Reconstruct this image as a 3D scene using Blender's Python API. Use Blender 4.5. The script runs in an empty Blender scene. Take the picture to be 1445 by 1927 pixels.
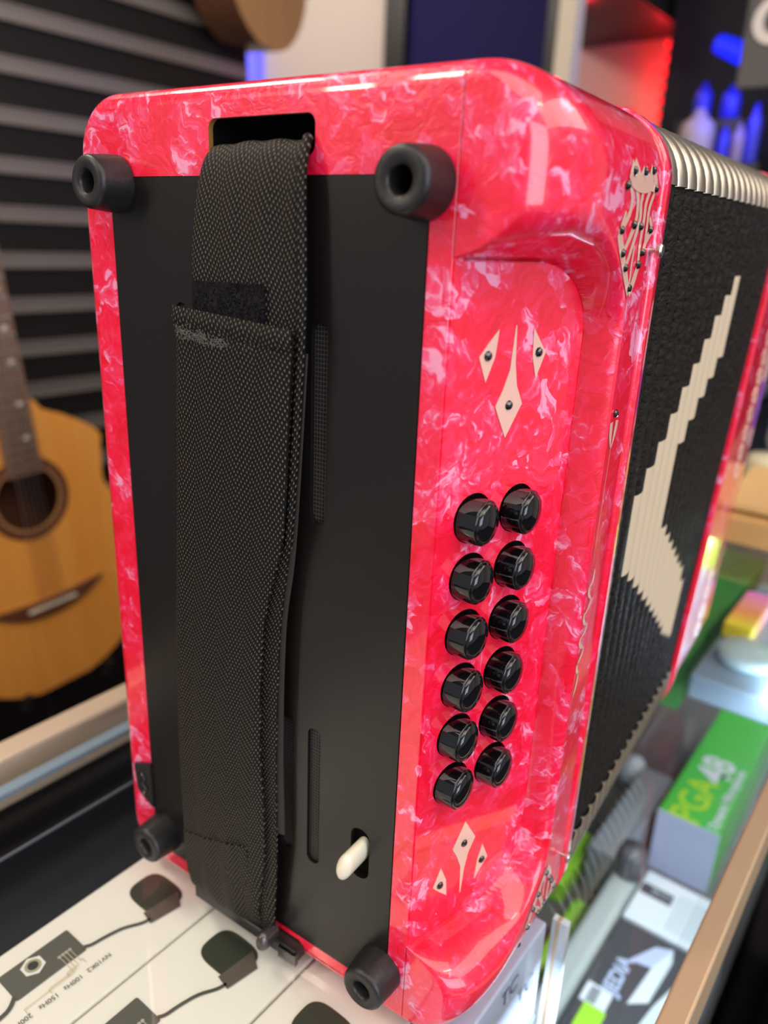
import bpy, bmesh, math, random
from mathutils import Vector, Matrix
from math import sin, cos, pi, radians, sqrt, atan2

random.seed(7)
S = bpy.context.scene
COL = S.collection

# ------------------------------------------------------------------ camera
cam_d = bpy.data.cameras.new('camera')
cam = bpy.data.objects.new('camera', cam_d)
COL.objects.link(cam)
S.camera = cam
CX = Vector((0.8242705, 0.5646932, 0.04122787))     # image right, in the world
CY = Vector((0.2202746, -0.25274621, -0.94212444))  # image down
CZ = Vector((-0.52159107, 0.78564683, -0.33271882)) # view direction
CP = Vector((0.107, -0.176, 0.2677))
m = Matrix.Identity(4)
for i in range(3):
    m[i][0] = CX[i]; m[i][1] = -CY[i]; m[i][2] = -CZ[i]; m[i][3] = CP[i]
cam.matrix_world = m
cam_d.sensor_fit = 'VERTICAL'
cam_d.sensor_height = 9.8
cam_d.lens = 9.8 * 1450.3 / 1927.0
cam_d.clip_start = 0.01
cam_d.clip_end = 50
cam_d.dof.use_dof = True
cam_d.dof.focus_distance = 0.243
cam_d.dof.aperture_fstop = 2.1

# ------------------------------------------------------------------ view, world, lights
S.view_settings.view_transform = 'Standard'
S.view_settings.look = 'None'
S.view_settings.exposure = 0.15
S.view_settings.gamma = 1.0
S.view_settings.use_curve_mapping = False
W = bpy.data.worlds.new('world'); S.world = W
W.use_nodes = True
W.node_tree.nodes['Background'].inputs[0].default_value = (0.95, 0.93, 1.0, 1)
W.node_tree.nodes['Background'].inputs[1].default_value = 0.36

RZ = radians(-3.02)                                  # the counter's own axes
PV = Vector((cos(RZ), sin(RZ), 0)); CV = Vector((-sin(RZ), cos(RZ), 0))
def E(p, c, z): return PV * p + CV * c + Vector((0, 0, z))

def area(name, loc, target, sx, sy, power, color):
    d = bpy.data.lights.new(name, 'AREA'); d.shape = 'RECTANGLE'
    d.size = sx; d.size_y = sy; d.energy = power; d.color = color
    o = bpy.data.objects.new(name, d); COL.objects.link(o)
    o.location = loc
    o.rotation_euler = (Vector(target) - Vector(loc)).to_track_quat('-Z', 'Y').to_euler()
    return o
area('ceiling_panel_lamp', E(0.5, -0.5, 1.55), (0, 0, 0), 2.2, 0.9, 17, (1, .90, .80))
area('ceiling_panel_lamp', E(1.5, 0.9, 1.55), E(.3, .2, 0), 2.2, 0.9, 18, (1, .90, .80))
area('ceiling_panel_lamp', E(-1.3, -.1, 1.6), E(-1.0, .6, -.3), 1.2, 0.3, 20, (1, .86, .72))
area('ceiling_spot_lamp', E(1.3, 0.1, 1.5), (0, 0, .2), .35, .08, 1.2, (1, .90, .78))
area('shop_window_light', E(2.6, -0.9, 0.7), E(0, 0, .1), 2.0, 1.6, 46, (.78, .86, 1))
area('warm_wall_lamp', E(-0.9, -1.2, 1.1), E(-.1, 0, .1), 0.10, 1.0, 10, (1, .84, .68))

area('back_wall_fill', E(-2.3, 1.5, 1.6), E(-2.3, 2.7, .8), .8, .3, 14, (1, .88, .76))  # added fill that brightens the back wall; no fixture stands there
def case_fill(p, c, z, ln, w, power, color):
    d = bpy.data.lights.new('case_fill_light', 'AREA'); d.shape = 'RECTANGLE'; d.size = w; d.size_y = ln; d.energy = power; d.color = color
    o = bpy.data.objects.new('case_fill_light', d); COL.objects.link(o); o.location = E(p, c, z); o.rotation_euler = (0, radians(18), RZ)
case_fill(.060, .70, -.033, 1.5, .010, 2.2, (.72, .86, 1))  # cool fill added inside the case to brighten the lower shelf

# ------------------------------------------------------------------ helpers: data
def mesh_obj(name, verts, faces, mat=None, parent=None, smooth=False, env=False, fm=None, uvs=None, autos=None):
    me = bpy.data.meshes.new(name)
    me.from_pydata([tuple(v) for v in verts], [], faces)
    me.update()
    o = bpy.data.objects.new(name, me); COL.objects.link(o)
    mats = mat if isinstance(mat, (list, tuple)) else ([mat] if mat else [])
    for mm in mats: me.materials.append(mm)
    if fm:
        for i, k in enumerate(fm): me.polygons[i].material_index = k
    if smooth:
        me.polygons.foreach_set('use_smooth', [True] * len(me.polygons))
    if uvs:
        l = me.uv_layers.new(name='uv')
        for p in me.polygons:
            for li in p.loop_indices:
                l.data[li].uv = uvs[me.loops[li].vertex_index]
    if autos is not None:
        me.polygons.foreach_set('use_smooth', [True] * len(me.polygons))
        me.set_sharp_from_angle(angle=radians(autos))
    if parent: o.parent = parent
    elif env: o.rotation_euler.z = RZ
    return o

class MB:
    """collects shapes and links them as one mesh object"""
    def __init__(s): s.v = []; s.f = []; s.m = []
    def add(s, verts, faces, mi=0):
        b = len(s.v); s.v += [Vector(v) for v in verts]
        s.f += [tuple(i + b for i in f) for f in faces]; s.m += [mi] * len(faces); return s
    def box(s, x0, x1, y0, y1, z0, z1, mi=0, bev=0.0, mat=None):
        bm = bmesh.new(); bmesh.ops.create_cube(bm, size=1)
        for v in bm.verts:
            v.co = Vector(((x0 + x1) / 2 + v.co.x * (x1 - x0), (y0 + y1) / 2 + v.co.y * (y1 - y0), (z0 + z1) / 2 + v.co.z * (z1 - z0)))
        if bev > 0: bmesh.ops.bevel(bm, geom=bm.edges[:], offset=bev, segments=3, profile=.5, affect='EDGES')
        if mat is not None: bm.transform(mat)
        bm.verts.index_update()
        s.add([v.co.copy() for v in bm.verts], [tuple(v.index for v in f.verts) for f in bm.faces], mi)
        bm.free(); return s
    def lathe(s, prof, M=None, seg=40, mi=0, cap0=False, cap1=False):
        """prof: (radius, height) list about local +Z"""
        vs = []; fs = []
        for r, h in prof:
            for k in range(seg):
                a = 2 * pi * k / seg; vs.append(Vector((r * cos(a), r * sin(a), h)))
        for i in range(len(prof) - 1):
            for k in range(seg):
                k2 = (k + 1) % seg
                fs.append((i * seg + k, i * seg + k2, (i + 1) * seg + k2, (i + 1) * seg + k))
        if cap0: fs.append(tuple(reversed(range(seg))))
        if cap1: fs.append(tuple(range((len(prof) - 1) * seg, len(prof) * seg)))
        if M is not None: vs = [M @ v for v in vs]
        return s.add(vs, fs, mi)
    def tube(s, pts, r, seg=10, mi=0, caps=True):
        pts = [Vector(p) for p in pts]; n = len(pts)
        rr = r if isinstance(r, (list, tuple)) else [r] * n
        vs = []; fs = []; up = None
        for i, p in enumerate(pts):
            t = (pts[min(i + 1, n - 1)] - pts[max(i - 1, 0)]).normalized()
            if up is None: up = Vector((0, 0, 1)) if abs(t.z) < .9 else Vector((1, 0, 0))
            a = t.cross(up).normalized(); b = a.cross(t).normalized(); up = b
            for k in range(seg):
                w = 2 * pi * k / seg; vs.append(p + (a * cos(w) + b * sin(w)) * rr[i])
        for i in range(n - 1):
            for k in range(seg):
                k2 = (k + 1) % seg
                fs.append((i * seg + k, i * seg + k2, (i + 1) * seg + k2, (i + 1) * seg + k))
        if caps: fs += [tuple(reversed(range(seg))), tuple(range((n - 1) * seg, n * seg))]
        return s.add(vs, fs, mi)
    def prism(s, poly, fn, d0, d1, mi=0):
        """poly: 2-D outline; fn(u, v, d) -> point; extruded from d0 to d1"""
        n = len(poly)
        vs = [fn(u, v, d0) for u, v in poly] + [fn(u, v, d1) for u, v in poly]
        fs = [tuple(range(n)), tuple(range(2 * n - 1, n - 1, -1))] + [(i, (i + 1) % n, (i + 1) % n + n, i + n) for i in range(n)]
        return s.add(vs, fs, mi)
    def build(s, name, mat, parent=None, env=False, smooth=False, autos=None):
        return mesh_obj(name, s.v, s.f, mat, parent, smooth=smooth, env=env, fm=s.m if len(set(s.m)) > 1 else None, autos=autos)

def tag(o, label=None, cat=None, group=None, kind=None):
    if label: o['label'] = label
    if cat: o['category'] = cat
    if group: o['group'] = group
    if kind: o['kind'] = kind
    return o
def empty(name, loc=(0, 0, 0), env=False):
    o = bpy.data.objects.new(name, None); COL.objects.link(o); o.location = loc
    o.empty_display_size = .02
    if env: o.rotation_euler.z = RZ
    return o
def copy_tree(o, parent=None):
    c = o.copy(); COL.objects.link(c)
    if parent: c.parent = parent
    for ch in list(o.children): copy_tree(ch, c)
    return c
def cr(P, t):
    n = len(P) - 1; i = min(int(t * n), n - 1); u = t * n - i
    p0, p1, p2, p3 = P[max(i - 1, 0)], P[i], P[i + 1], P[min(i + 2, n)]
    return .5 * ((2 * p1) + (p2 - p0) * u + (2 * p0 - 5 * p1 + 4 * p2 - p3) * u * u + (3 * p1 - p0 - 3 * p2 + p3) * u ** 3)
def fill_poly(outer, holes, fn, d):
    """flat face with holes -> verts, faces"""
    bm = bmesh.new()
    for loop in [outer] + holes:
        vv = [bm.verts.new(Vector((u, v, 0))) for u, v in loop]
        for i in range(len(vv)): bm.edges.new((vv[i], vv[(i + 1) % len(vv)]))
    bmesh.ops.triangle_fill(bm, use_beauty=True, use_dissolve=False, edges=bm.edges[:], normal=(0, 0, 1))
    bm.verts.index_update()
    vs = [fn(v.co.x, v.co.y, d) for v in bm.verts]; fs = [tuple(v.index for v in f.verts) for f in bm.faces]
    bm.free(); return vs, fs
def rrect(x0, x1, z0, z1, r, n=6):
    r = r if isinstance(r, (list, tuple)) else [r] * 4   # corners: (x1,z0)(x1,z1)(x0,z1)(x0,z0)
    out = []
    for (cx, cz, a0), rad in zip((((x1, z0, -90)), ((x1, z1, 0)), ((x0, z1, 90)), ((x0, z0, 180))), r):
        sx = -1 if cx == x1 else 1; sz = -1 if cz == z1 else 1
        if rad <= 0: out.append((cx, cz)); continue
        for k in range(n + 1):
            a = radians(a0 + 90 * k / n); out.append((cx + sx * rad + rad * cos(a), cz + sz * rad + rad * sin(a)))
    return out
def text_mesh(body, size, mat, M, name, parent=None, extrude=.0, bold=0.0, env=False, align='CENTER', spacing=1.0):
    cu = bpy.data.curves.new(name, 'FONT'); cu.body = body; cu.size = size; cu.extrude = extrude
    cu.offset = bold; cu.align_x = align; cu.align_y = 'CENTER'; cu.space_character = spacing; cu.resolution_u = 4
    t = bpy.data.objects.new(name, cu); COL.objects.link(t)
    dg = bpy.context.evaluated_depsgraph_get(); dg.update()
    me = bpy.data.meshes.new_from_object(t.evaluated_get(dg)); bpy.data.objects.remove(t)
    me.name = name; me.transform(M); me.materials.clear(); me.materials.append(mat)
    o = bpy.data.objects.new(name, me); COL.objects.link(o)
    if parent: o.parent = parent
    elif env: o.rotation_euler.z = RZ
    return o

# ------------------------------------------------------------------ materials
def mat(name, color, rough=.5, metal=0.0, coat=0.0, coat_r=.03, emis=None, es=0.0, spec=.5, sheen=0.0):
    mm = bpy.data.materials.new(name); mm.use_nodes = True
    b = mm.node_tree.nodes['Principled BSDF']; I = b.inputs
    I['Base Color'].default_value = (*color, 1); I['Roughness'].default_value = rough
    I['Metallic'].default_value = metal; I['Coat Weight'].default_value = coat
    I['Coat Roughness'].default_value = coat_r; I['Specular IOR Level'].default_value = spec
    I['Sheen Weight'].default_value = sheen
    if emis: I['Emission Color'].default_value = (*emis, 1); I['Emission Strength'].default_value = es
    return mm
class NT:
    def __init__(s, mm): s.t = mm.node_tree; s.b = s.t.nodes['Principled BSDF']
    def n(s, ty, **kw):
        nd = s.t.nodes.new(ty)
        for k, v in kw.items():
            if k.startswith('i_'): nd.inputs[int(k[2:]) if k[2:].isdigit() else k[2:].replace('_', ' ')].default_value = v
            else: setattr(nd, k, v)
        return nd
    def l(s, a, b): s.t.links.new(a, b)
    def math(s, op, a, b=None, c=None):
        nd = s.t.nodes.new('ShaderNodeMath'); nd.operation = op
        for i, x in enumerate((a, b, c)):
            if x is None: continue
            if isinstance(x, (int, float)): nd.inputs[i].default_value = x
            else: s.l(x, nd.inputs[i])
        return nd.outputs[0]
    def ramp(s, fac, stops):
        r = s.t.nodes.new('ShaderNodeValToRGB'); e = r.color_ramp.elements
        while len(e) < len(stops): e.new(.5)
        for i, (p, c) in enumerate(stops): e[i].position = p; e[i].color = (*c, 1) if len(c) == 3 else c
        s.l(fac, r.inputs[0]); return r.outputs[0]
    def bump(s, h, strength, dist):
        b = s.t.nodes.new('ShaderNodeBump'); b.inputs['Strength'].default_value = strength; b.inputs['Distance'].default_value = dist
        s.l(h, b.inputs['Height']); s.l(b.outputs[0], s.b.inputs['Normal']); return b
    def coord(s, kind='Object'): return s.t.nodes.new('ShaderNodeTexCoord').outputs[kind]
def noise(t, vec, scale, detail=3, rough=.5, dist=0.0):
    n = t.n('ShaderNodeTexNoise'); n.inputs['Scale'].default_value = scale; n.inputs['Detail'].default_value = detail
    n.inputs['Roughness'].default_value = rough; n.inputs['Distortion'].default_value = dist
    t.l(vec, n.inputs['Vector']); return n

def pearl_mat(name, tint=1.0):
    """red-pink celluloid with swirled mother-of-pearl flakes under a clear coat"""
    mm = mat(name, (.9, .02, .08), rough=.28, coat=1.0, coat_r=.035); t = NT(mm)
    co = t.coord()
    w = noise(t, co, 55, 3, .6)
    sub = t.n('ShaderNodeVectorMath', operation='SUBTRACT'); t.l(w.outputs['Color'], sub.inputs[0]); sub.inputs[1].default_value = (.5, .5, .5)
    sc = t.n('ShaderNodeVectorMath', operation='SCALE'); t.l(sub.outputs[0], sc.inputs[0]); sc.inputs['Scale'].default_value = .022
    ad = t.n('ShaderNodeVectorMath', operation='ADD'); t.l(co, ad.inputs[0]); t.l(sc.outputs[0], ad.inputs[1])
    v1 = t.n('ShaderNodeTexVoronoi', feature='F1'); v1.inputs['Scale'].default_value = 112; t.l(ad.outputs[0], v1.inputs['Vector'])
    sep = t.n('ShaderNodeSeparateColor'); t.l(v1.outputs['Color'], sep.inputs[0])
    # streaks inside each flake, each flake in its own direction
    rot = t.n('ShaderNodeVectorRotate', rotation_type='EULER_XYZ'); t.l(ad.outputs[0], rot.inputs['Vector'])
    sc2 = t.n('ShaderNodeVectorMath', operation='SCALE'); t.l(v1.outputs['Color'], sc2.inputs[0]); sc2.inputs['Scale'].default_value = 2.2
    t.l(sc2.outputs[0], rot.inputs['Rotation'])
    mp = t.n('ShaderNodeMapping'); mp.inputs['Scale'].default_value = (1, .28, .5); t.l(rot.outputs[0], mp.inputs['Vector'])
    s1 = noise(t, mp.outputs[0], 270, 3, .58, .9)
    big = noise(t, co, 42, 2, .5)
    v2 = t.n('ShaderNodeTexVoronoi', feature='DISTANCE_TO_EDGE'); v2.inputs['Scale'].default_value = 100; t.l(ad.outputs[0], v2.inputs['Vector'])
    edge = t.ramp(v2.outputs['Distance'], [(.0, (1, 1, 1)), (.07, (0, 0, 0))])  # pale lines at flake edges: pearl glints put into the colour
    f = t.math('MULTIPLY', sep.outputs[0], .26)
    f = t.math('MULTIPLY_ADD', s1.outputs['Fac'], .80, f)
    f = t.math('MULTIPLY_ADD', big.outputs['Fac'], .50, f)
    f = t.math('MULTIPLY_ADD', t.math('MULTIPLY', edge, sep.outputs[1]), .10, f)
    col = t.ramp(f, [(.50, (.86, .003, .022)), (.73, (1.0, .006, .046)), (.87, (1.0, .024, .10)), (.955, (1.0, .11, .25)), (1.0, (1.0, .34, .52))])
    t.l(col, t.b.inputs['Base Color'])
    b = t.n('ShaderNodeBump'); b.inputs['Strength'].default_value = .35; b.inputs['Distance'].default_value = .0008
    t.l(f, b.inputs['Height']); t.l(b.outputs[0], t.b.inputs['Normal'])
    return mm
PEARL = pearl_mat('pink_pearl')
BLACKP = mat('black_satin_plate', (.0085, .0065, .0058), rough=.33, spec=.38)
t_ = NT(BLACKP); n_ = noise(t_, t_.coord(), 900, 2); t_.bump(n_.outputs['Fac'], .04, .0003)
RUBBER = mat('black_rubber', (.012, .011, .011), rough=.42, spec=.5)
t_ = NT(RUBBER); n_ = noise(t_, t_.coord(), 600, 4); t_.bump(n_.outputs['Fac'], .15, .0006)
GLOSSB = mat('gloss_black', (.003, .003, .004), rough=.04, coat=.5, coat_r=.02, spec=.45)
VOID = mat('dark_hollow', (.004, .003, .003), rough=.9, spec=.1)
IVORY = mat('ivory', (.85, .78, .60), rough=.3, coat=.5)
CREAM = mat('cream_inlay', (.86, .50, .40), rough=.22, coat=.8)
CHROME = mat('chrome', (.80, .78, .74), rough=.18, metal=1)
GOLDCH = mat('pale_nickel', (.55, .49, .40), rough=.36, metal=1)
STEEL = mat('steel', (.6, .58, .55), rough=.3, metal=1)
WOODRAW = mat('raw_wood', (.30, .13, .03), rough=.7, spec=.2)

def web_mat():
    mm = mat('black_webbing', (.01, .01, .01), rough=.65, spec=.22); t = NT(mm)
    uv = t.n('ShaderNodeUVMap').outputs[0]
    sx = t.n('ShaderNodeSeparateXYZ'); t.l(uv, sx.inputs[0])
    nz = noise(t, t.coord(), 700, 2)
    U = t.math('MULTIPLY_ADD', nz.outputs['Fac'], .12, sx.outputs[0]); V = t.math('MULTIPLY_ADD', nz.outputs['Fac'], .3, sx.outputs[1])
    # bands: alternate bands slope the other way (herringbone); uv is in millimetres
    band = t.math('SINE', t.math('MULTIPLY', U, 2 * pi / 11.5))
    sg = t.math('SIGN', band)
    Vs = t.math('MULTIPLY_ADD', t.math('MULTIPLY', U, sg), .45, V)
    a = t.math('SINE', t.math('MULTIPLY', U, 2 * pi / 1.3))
    b = t.math('SINE', t.math('MULTIPLY', Vs, 2 * pi / 2.6))
    p = t.math('MULTIPLY_ADD', t.math('MULTIPLY', a, b), .5, .5)
    dots = t.ramp(p, [(.50, (.003, .0028, .0025)), (.76, (.010, .008, .0065)), (.93, (.17, .13, .092))])  # lighter weave dots carry the nylon sheen in the colour
    t.l(dots, t.b.inputs['Base Color'])
    ribs = t.math('MULTIPLY_ADD', t.math('ABSOLUTE', band), .5, p)
    t.bump(ribs, .7, .0003); return mm
WEB = web_mat()
VELCRO = mat('velcro_fuzz', (.018, .017, .02), rough=.95, spec=.1)
t_ = NT(VELCRO); n_ = noise(t_, t_.coord(), 520, 5, .75, 2.5); t_.bump(n_.outputs['Fac'], 1.0, .0020)
t_.l(t_.ramp(n_.outputs['Fac'], [(.42, (.002, .002, .003)), (.70, (.055, .048, .050))]), t_.b.inputs['Base Color'])
LINT = mat('grey_lint', (.13, .115, .09), rough=1, sheen=.5)
MESHM = mat('woven_grille_cloth', (.02, .018, .016), rough=.8); t_ = NT(MESHM)
c_ = t_.coord(); x_ = t_.n('ShaderNodeSeparateXYZ'); t_.l(c_, x_.inputs[0])
g_ = t_.math('MAXIMUM', t_.math('SINE', t_.math('MULTIPLY', x_.outputs[0], 2 * pi / .0011)), t_.math('SINE', t_.math('MULTIPLY', x_.outputs[2], 2 * pi / .0013)))
t_.l(t_.ramp(g_, [(.5, (.002, .002, .002)), (.95, (.06, .05, .042))]), t_.b.inputs['Base Color'])
LEATHER = mat('black_bellows_leather', (.008, .006, .005), rough=.5, spec=.22); t_ = NT(LEATHER)
mp_ = t_.n('ShaderNodeMapping'); mp_.inputs['Scale'].default_value = (1, .55, 1.3); t_.l(t_.coord(), mp_.inputs['Vector'])
v_ = t_.n('ShaderNodeTexVoronoi', feature='SMOOTH_F1'); v_.inputs['Scale'].default_value = 330
n_ = noise(t_, mp_.outputs[0], 260, 4, .65, 1.2); t_.l(mp_.outputs[0], v_.inputs['Vector'])
h_ = t_.math('MULTIPLY_ADD', n_.outputs['Fac'], 1.4, v_.outputs['Distance']); t_.bump(h_, .85, .0016)
BLCREAM = mat('cream_bellows_cloth', (.60, .48, .33), rough=.7); t_ = NT(BLCREAM)
n_ = noise(t_, t_.coord(), 1500, 3); t_.bump(n_.outputs['Fac'], .3, .0004)

def glass_mat(name, tint=(1, 1, 1), gl=1.0):
    mm = bpy.data.materials.new(name); mm.use_nodes = True; T = mm.node_tree; T.nodes.clear()
    out = T.nodes.new('ShaderNodeOutputMaterial'); mix = T.nodes.new('ShaderNodeMixShader')
    tr = T.nodes.new('ShaderNodeBsdfTransparent'); tr.inputs[0].default_value = (*tint, 1)
    g = T.nodes.new('ShaderNodeBsdfGlossy'); g.inputs['Roughness'].default_value = .015
    g.inputs[0].default_value = (gl, gl, gl, 1)
    fr = T.nodes.new('ShaderNodeFresnel'); fr.inputs[0].default_value = 1.5
    geo = T.nodes.new('ShaderNodeNewGeometry'); inv = T.nodes.new('ShaderNodeMath'); inv.operation = 'SUBTRACT'; inv.inputs[0].default_value = 1
    mu = T.nodes.new('ShaderNodeMath'); mu.operation = 'MULTIPLY'   # one reflection per pane, from the outer face
    T.links.new(geo.outputs['Backfacing'], inv.inputs[1]); T.links.new(fr.outputs[0], mu.inputs[0]); T.links.new(inv.outputs[0], mu.inputs[1])
    T.links.new(mu.outputs[0], mix.inputs[0]); T.links.new(tr.outputs[0], mix.inputs[1]); T.links.new(g.outputs[0], mix.inputs[2])
    T.links.new(mix.outputs[0], out.inputs[0]); return mm
GLASS = glass_mat('counter_glass', (.97, .985, .98))

def wood_mat(name, c1, c2, rough=.35, coat=.4, scale=(30, 30, 2)):
    mm = mat(name, c1, rough=rough, coat=coat); t = NT(mm)
    mp = t.n('ShaderNodeMapping'); mp.inputs['Scale'].default_value = scale; t.l(t.coord(), mp.inputs['Vector'])
    n = noise(t, mp.outputs[0], 3, 4, .6, .6); t.l(t.ramp(n.outputs['Fac'], [(.3, c1), (.7, c2)]), t.b.inputs['Base Color']); return mm
SPRUCE = wood_mat('spruce_top', (.85, .31, .045), (.92, .40, .075), scale=(12, 12, .8))
ROSE = wood_mat('brown_fretboard_wood', (.16, .085, .05), (.24, .13, .08), rough=.5, coat=.1)
DARKWOOD = wood_mat('dark_bridge_wood', (.10, .035, .015), (.17, .06, .03), rough=.4)
WHITEP = mat('white_card', (.80, .76, .69), rough=.4, coat=.3)
PALEBLUE = mat('pale_blue_card', (.52, .62, .80), rough=.4, coat=.3)
LAV = mat('lavender_white_card', (.50, .58, .80), rough=.45)
WHITEC = mat('cool_white_card', (.72, .80, .86), rough=.35, coat=.3)
GREEN = mat('green_card', (.07, .55, .06), rough=.35, coat=.4)
LIME = mat('lime_card', (.35, .75, .04), rough=.4, coat=.3)
PRINTK = mat('black_print', (.022, .022, .020), rough=.4, coat=.3)
PRINTG = mat('gold_print', (.62, .50, .33), rough=.5)
DGREY = mat('charcoal_card', (.075, .075, .085), rough=.35, coat=.3)
TANMET = mat('bronze_anodised_rail', (.70, .50, .31), rough=.32, metal=.35)
ALU = mat('brushed_aluminium', (.62, .60, .58), rough=.32, metal=.9)
NAVY = mat('navy_felt', (.010, .014, .022), rough=.55, spec=.5)
BLK = mat('black_laminate', (.010, .009, .009), rough=.4)
BLKW = mat('black_slat_panel', (.010, .008, .007), rough=.5, spec=.3)
WALL = mat('warm_white_paint', (.62, .53, .48), rough=.8)

# ================================================================== THE SHOP
# setting: floor, walls, ceiling
def env_box(name, x0, x1, y0, y1, z0, z1, m_, bev=0.0, parent=None, **kw):
    return MB().box(x0, x1, y0, y1, z0, z1, bev=bev).build(name, m_, parent, env=parent is None, **kw)
FLOORM = mat('dark_carpet', (.035, .030, .028), rough=.9)
tag(env_box('floor', -3.1, 3.2, -1.8, 2.9, -1.06, -1.0, FLOORM), kind='structure')
CEILM = mat('ceiling_paint', (.45, .43, .42), rough=.9)
tag(env_box('ceiling', -3.1, 3.2, -1.8, 2.9, 1.75, 1.8, CEILM), kind='structure')
tag(env_box('wall_left', -3.10, -3.04, -1.8, 2.9, -1.0, 1.75, WALL), kind='structure')
tag(env_box('wall_back', -3.04, 3.2, 2.7, 2.76, -1.0, 1.75, WALL), kind='structure')

# black slat panels with aluminium grooves on the left wall
sl = empty('slat_wall_display', (0, 0, 0), env=True)
tag(sl, 'black slatwall with silver grooves on the left wall behind the guitar', 'display wall')
m_ = MB(); m_.box(-1.55, -1.462, -1.2, 1.315, -1.0, 1.5)
m_.build('slat_board', BLKW, sl); RAILM = mat('dull_groove_rail', (.27, .23, .205), rough=.42, metal=.6)
zs = [-.50 + .0875 * k for k in range(20)]
for zz in zs:
    g = MB(); g.box(-1.462, -1.452, -1.2, 1.31, zz + .010, zz + .014).box(-1.462, -1.455, -1.2, 1.31, zz - .013, zz + .010).box(-1.462, -1.449, -1.2, 1.31, zz - .016, zz - .012)
    g.build('groove_rail', RAILM, sl)

# ------------------------------------------------------------------ guitars
def guitar_outline(n=120, cut=True):
    """half widths along body length 0 (tail) .. .5 (neck block), metres"""
    pts = []
    L = .50
    def hw(t):
        a = .198 * sqrt(max(0, 1 - ((t - .18) / .185) ** 2)) if t < .18 else None
        if t < .18: return a
        # lower bout to waist to upper bout
        k = [(.18, .198), (.23, .190), (.29, .150), (.335, .133), (.38, .138), (.42, .147), (.455, .142), (.48, .115), (.495, .07), (.5, .0)]
        for (x0, y0), (x1, y1) in zip(k, k[1:]):
            if t <= x1:
                u = (t - x0) / (x1 - x0); u = u * u * (3 - 2 * u) if x1 < .47 else sqrt(u) if False else u
                return y0 + (y1 - y0) * u
        return 0
    ts = [L * (1 - cos(pi * i / n)) / 2 for i in range(n + 1)]
    left = [(-hw(t), t) for t in ts]; right = [(hw(t), t) for t in ts]
    return right, left
def make_guitar(root, topm, sidem, flip=1, cutaway=True):
    R_, L_ = guitar_outline()
    if cutaway:
        R_ = [(x if z < .40 else x * (1 - .62 * min(1, (z - .40) / .07) ** 1.5), z) for x, z in R_]
    poly = R_ + list(reversed(L_))[1:-1]
    poly = [(x * flip, z) for x, z in poly]
    # local: x = across, y = toward viewer side (front at y=+), z = along; built facing local +X of the counter axes
    fn = lambda u, v, d: Vector((d, u, v))
    hole = [(.0515 * cos(2 * pi * k / 32), .335 + .0515 * sin(2 * pi * k / 32)) for k in range(32)]
    vs, fs = fill_poly(poly, [hole], fn, 0)
    MB().add(vs, fs).build('soundboard', topm, root)
    b = MB(); n = len(poly)
    vv = [fn(u, v, 0) for u, v in poly] + [fn(u, v, -.10) for u, v in poly]
    b.add(vv, [(i, (i + 1) % n, (i + 1) % n + n, i + n) for i in range(n)] + [tuple(range(n, 2 * n))])
    b.build('side_and_back', sidem, root, autos=40)
    MB().lathe([(.056, .0012), (.068, .0012)], Matrix.Translation((0, 0, .335)) @ Matrix.Rotation(pi / 2, 4, 'Y')).build('rosette', DARKWOOD, root)
    MB().lathe([(.052, .001), (.0555, .001)], Matrix.Translation((0, 0, .335)) @ Matrix.Rotation(pi / 2, 4, 'Y')).build('rosette_ring', mat('ring_binding', (.42, .22, .1)), root)
    bb = MB()   # moustache bridge
    up = [(-.095 + .19 * k / 24, .150 + .012 * cos(2 * pi * k / 24) ** 1 * (1 if 4 < k < 20 else 1) ) for k in range(25)]
    outl = []
    for k in range(25):
        u = -1 + 2 * k / 24; outl.append((u * .098, .148 + .020 * abs(u) ** 2.2 + .014 * (1 - abs(u) ** 3)))
    for k in range(24, -1, -1):
        u = -1 + 2 * k / 24; outl.append((u * .098, .148 + .020 * abs(u) ** 2.2 - .014 * (1 - abs(u) ** 2.5)))
    bb.prism(outl, fn, 0, .008); br = bb.build('bridge', DARKWOOD, root)
    MB().box(.008, .0115, -.042, .042, .151, .1545).build('saddle', IVORY, br)
    MB().box(-.004, .009, -.028, .028, .375, .96).build('fretboard', ROSE, root)
    for k in range(1, 21):
        z = .151 + .65 * .5 ** (k / 12) + .003
        if z > .38: MB().box(.009, .0102, -.027, .027, z - .0012, z + .0012).build('fret', STEEL, root)
    for k in (3, 5, 7, 9, 12, 15):
        z = .151 + .65 * (.5 ** ((k - .5) / 12)); MB().lathe([(.0001, .0012), (.004, .001), (.004, 0)], Matrix.Translation((.0088, .012, z)) @ Matrix.Rotation(pi / 2, 4, 'Y'), seg=14).build('fret_marker', IVORY, root)
    MB().box(-.022, -.003, -.021, .021, .49, .96, bev=.004).build('neck', DARKWOOD, root)
    MB().box(-.020, -.002, -.035, .035, .96, 1.13, bev=.004).build('headstock', DARKWOOD, root)
    for k in range(6):
        y = -.019 + .0076 * k
        MB().tube([(.011, y, .153), (.0115, y * .8, .955)], .0006, seg=6).build('string', STEEL, root)
g1 = empty('acoustic_guitar', E(-1.0, .436, -.474), env=True)
tag(g1, 'honey spruce acoustic guitar with cutaway and round soundhole standing before the slatwall', 'guitar')
g1.rotation_euler = (radians(3.6), radians(-3), RZ)
make_guitar(g1, SPRUCE, DARKWOOD, flip=1)
gs = empty('guitar_stand', (0, 0, 0), env=True); tag(gs, 'black tubular stand under the honey acoustic guitar', 'stand')
MB().tube([(-1.06, .436, -.995), (-1.06, .436, -.50)], .012).build('pole', BLK, gs)
MB().tube([(-1.12, .36, -.488), (-.985, .36, -.488), (-.985, .36, -.46)], .007).build('cradle_arm', BLK, gs)
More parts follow.
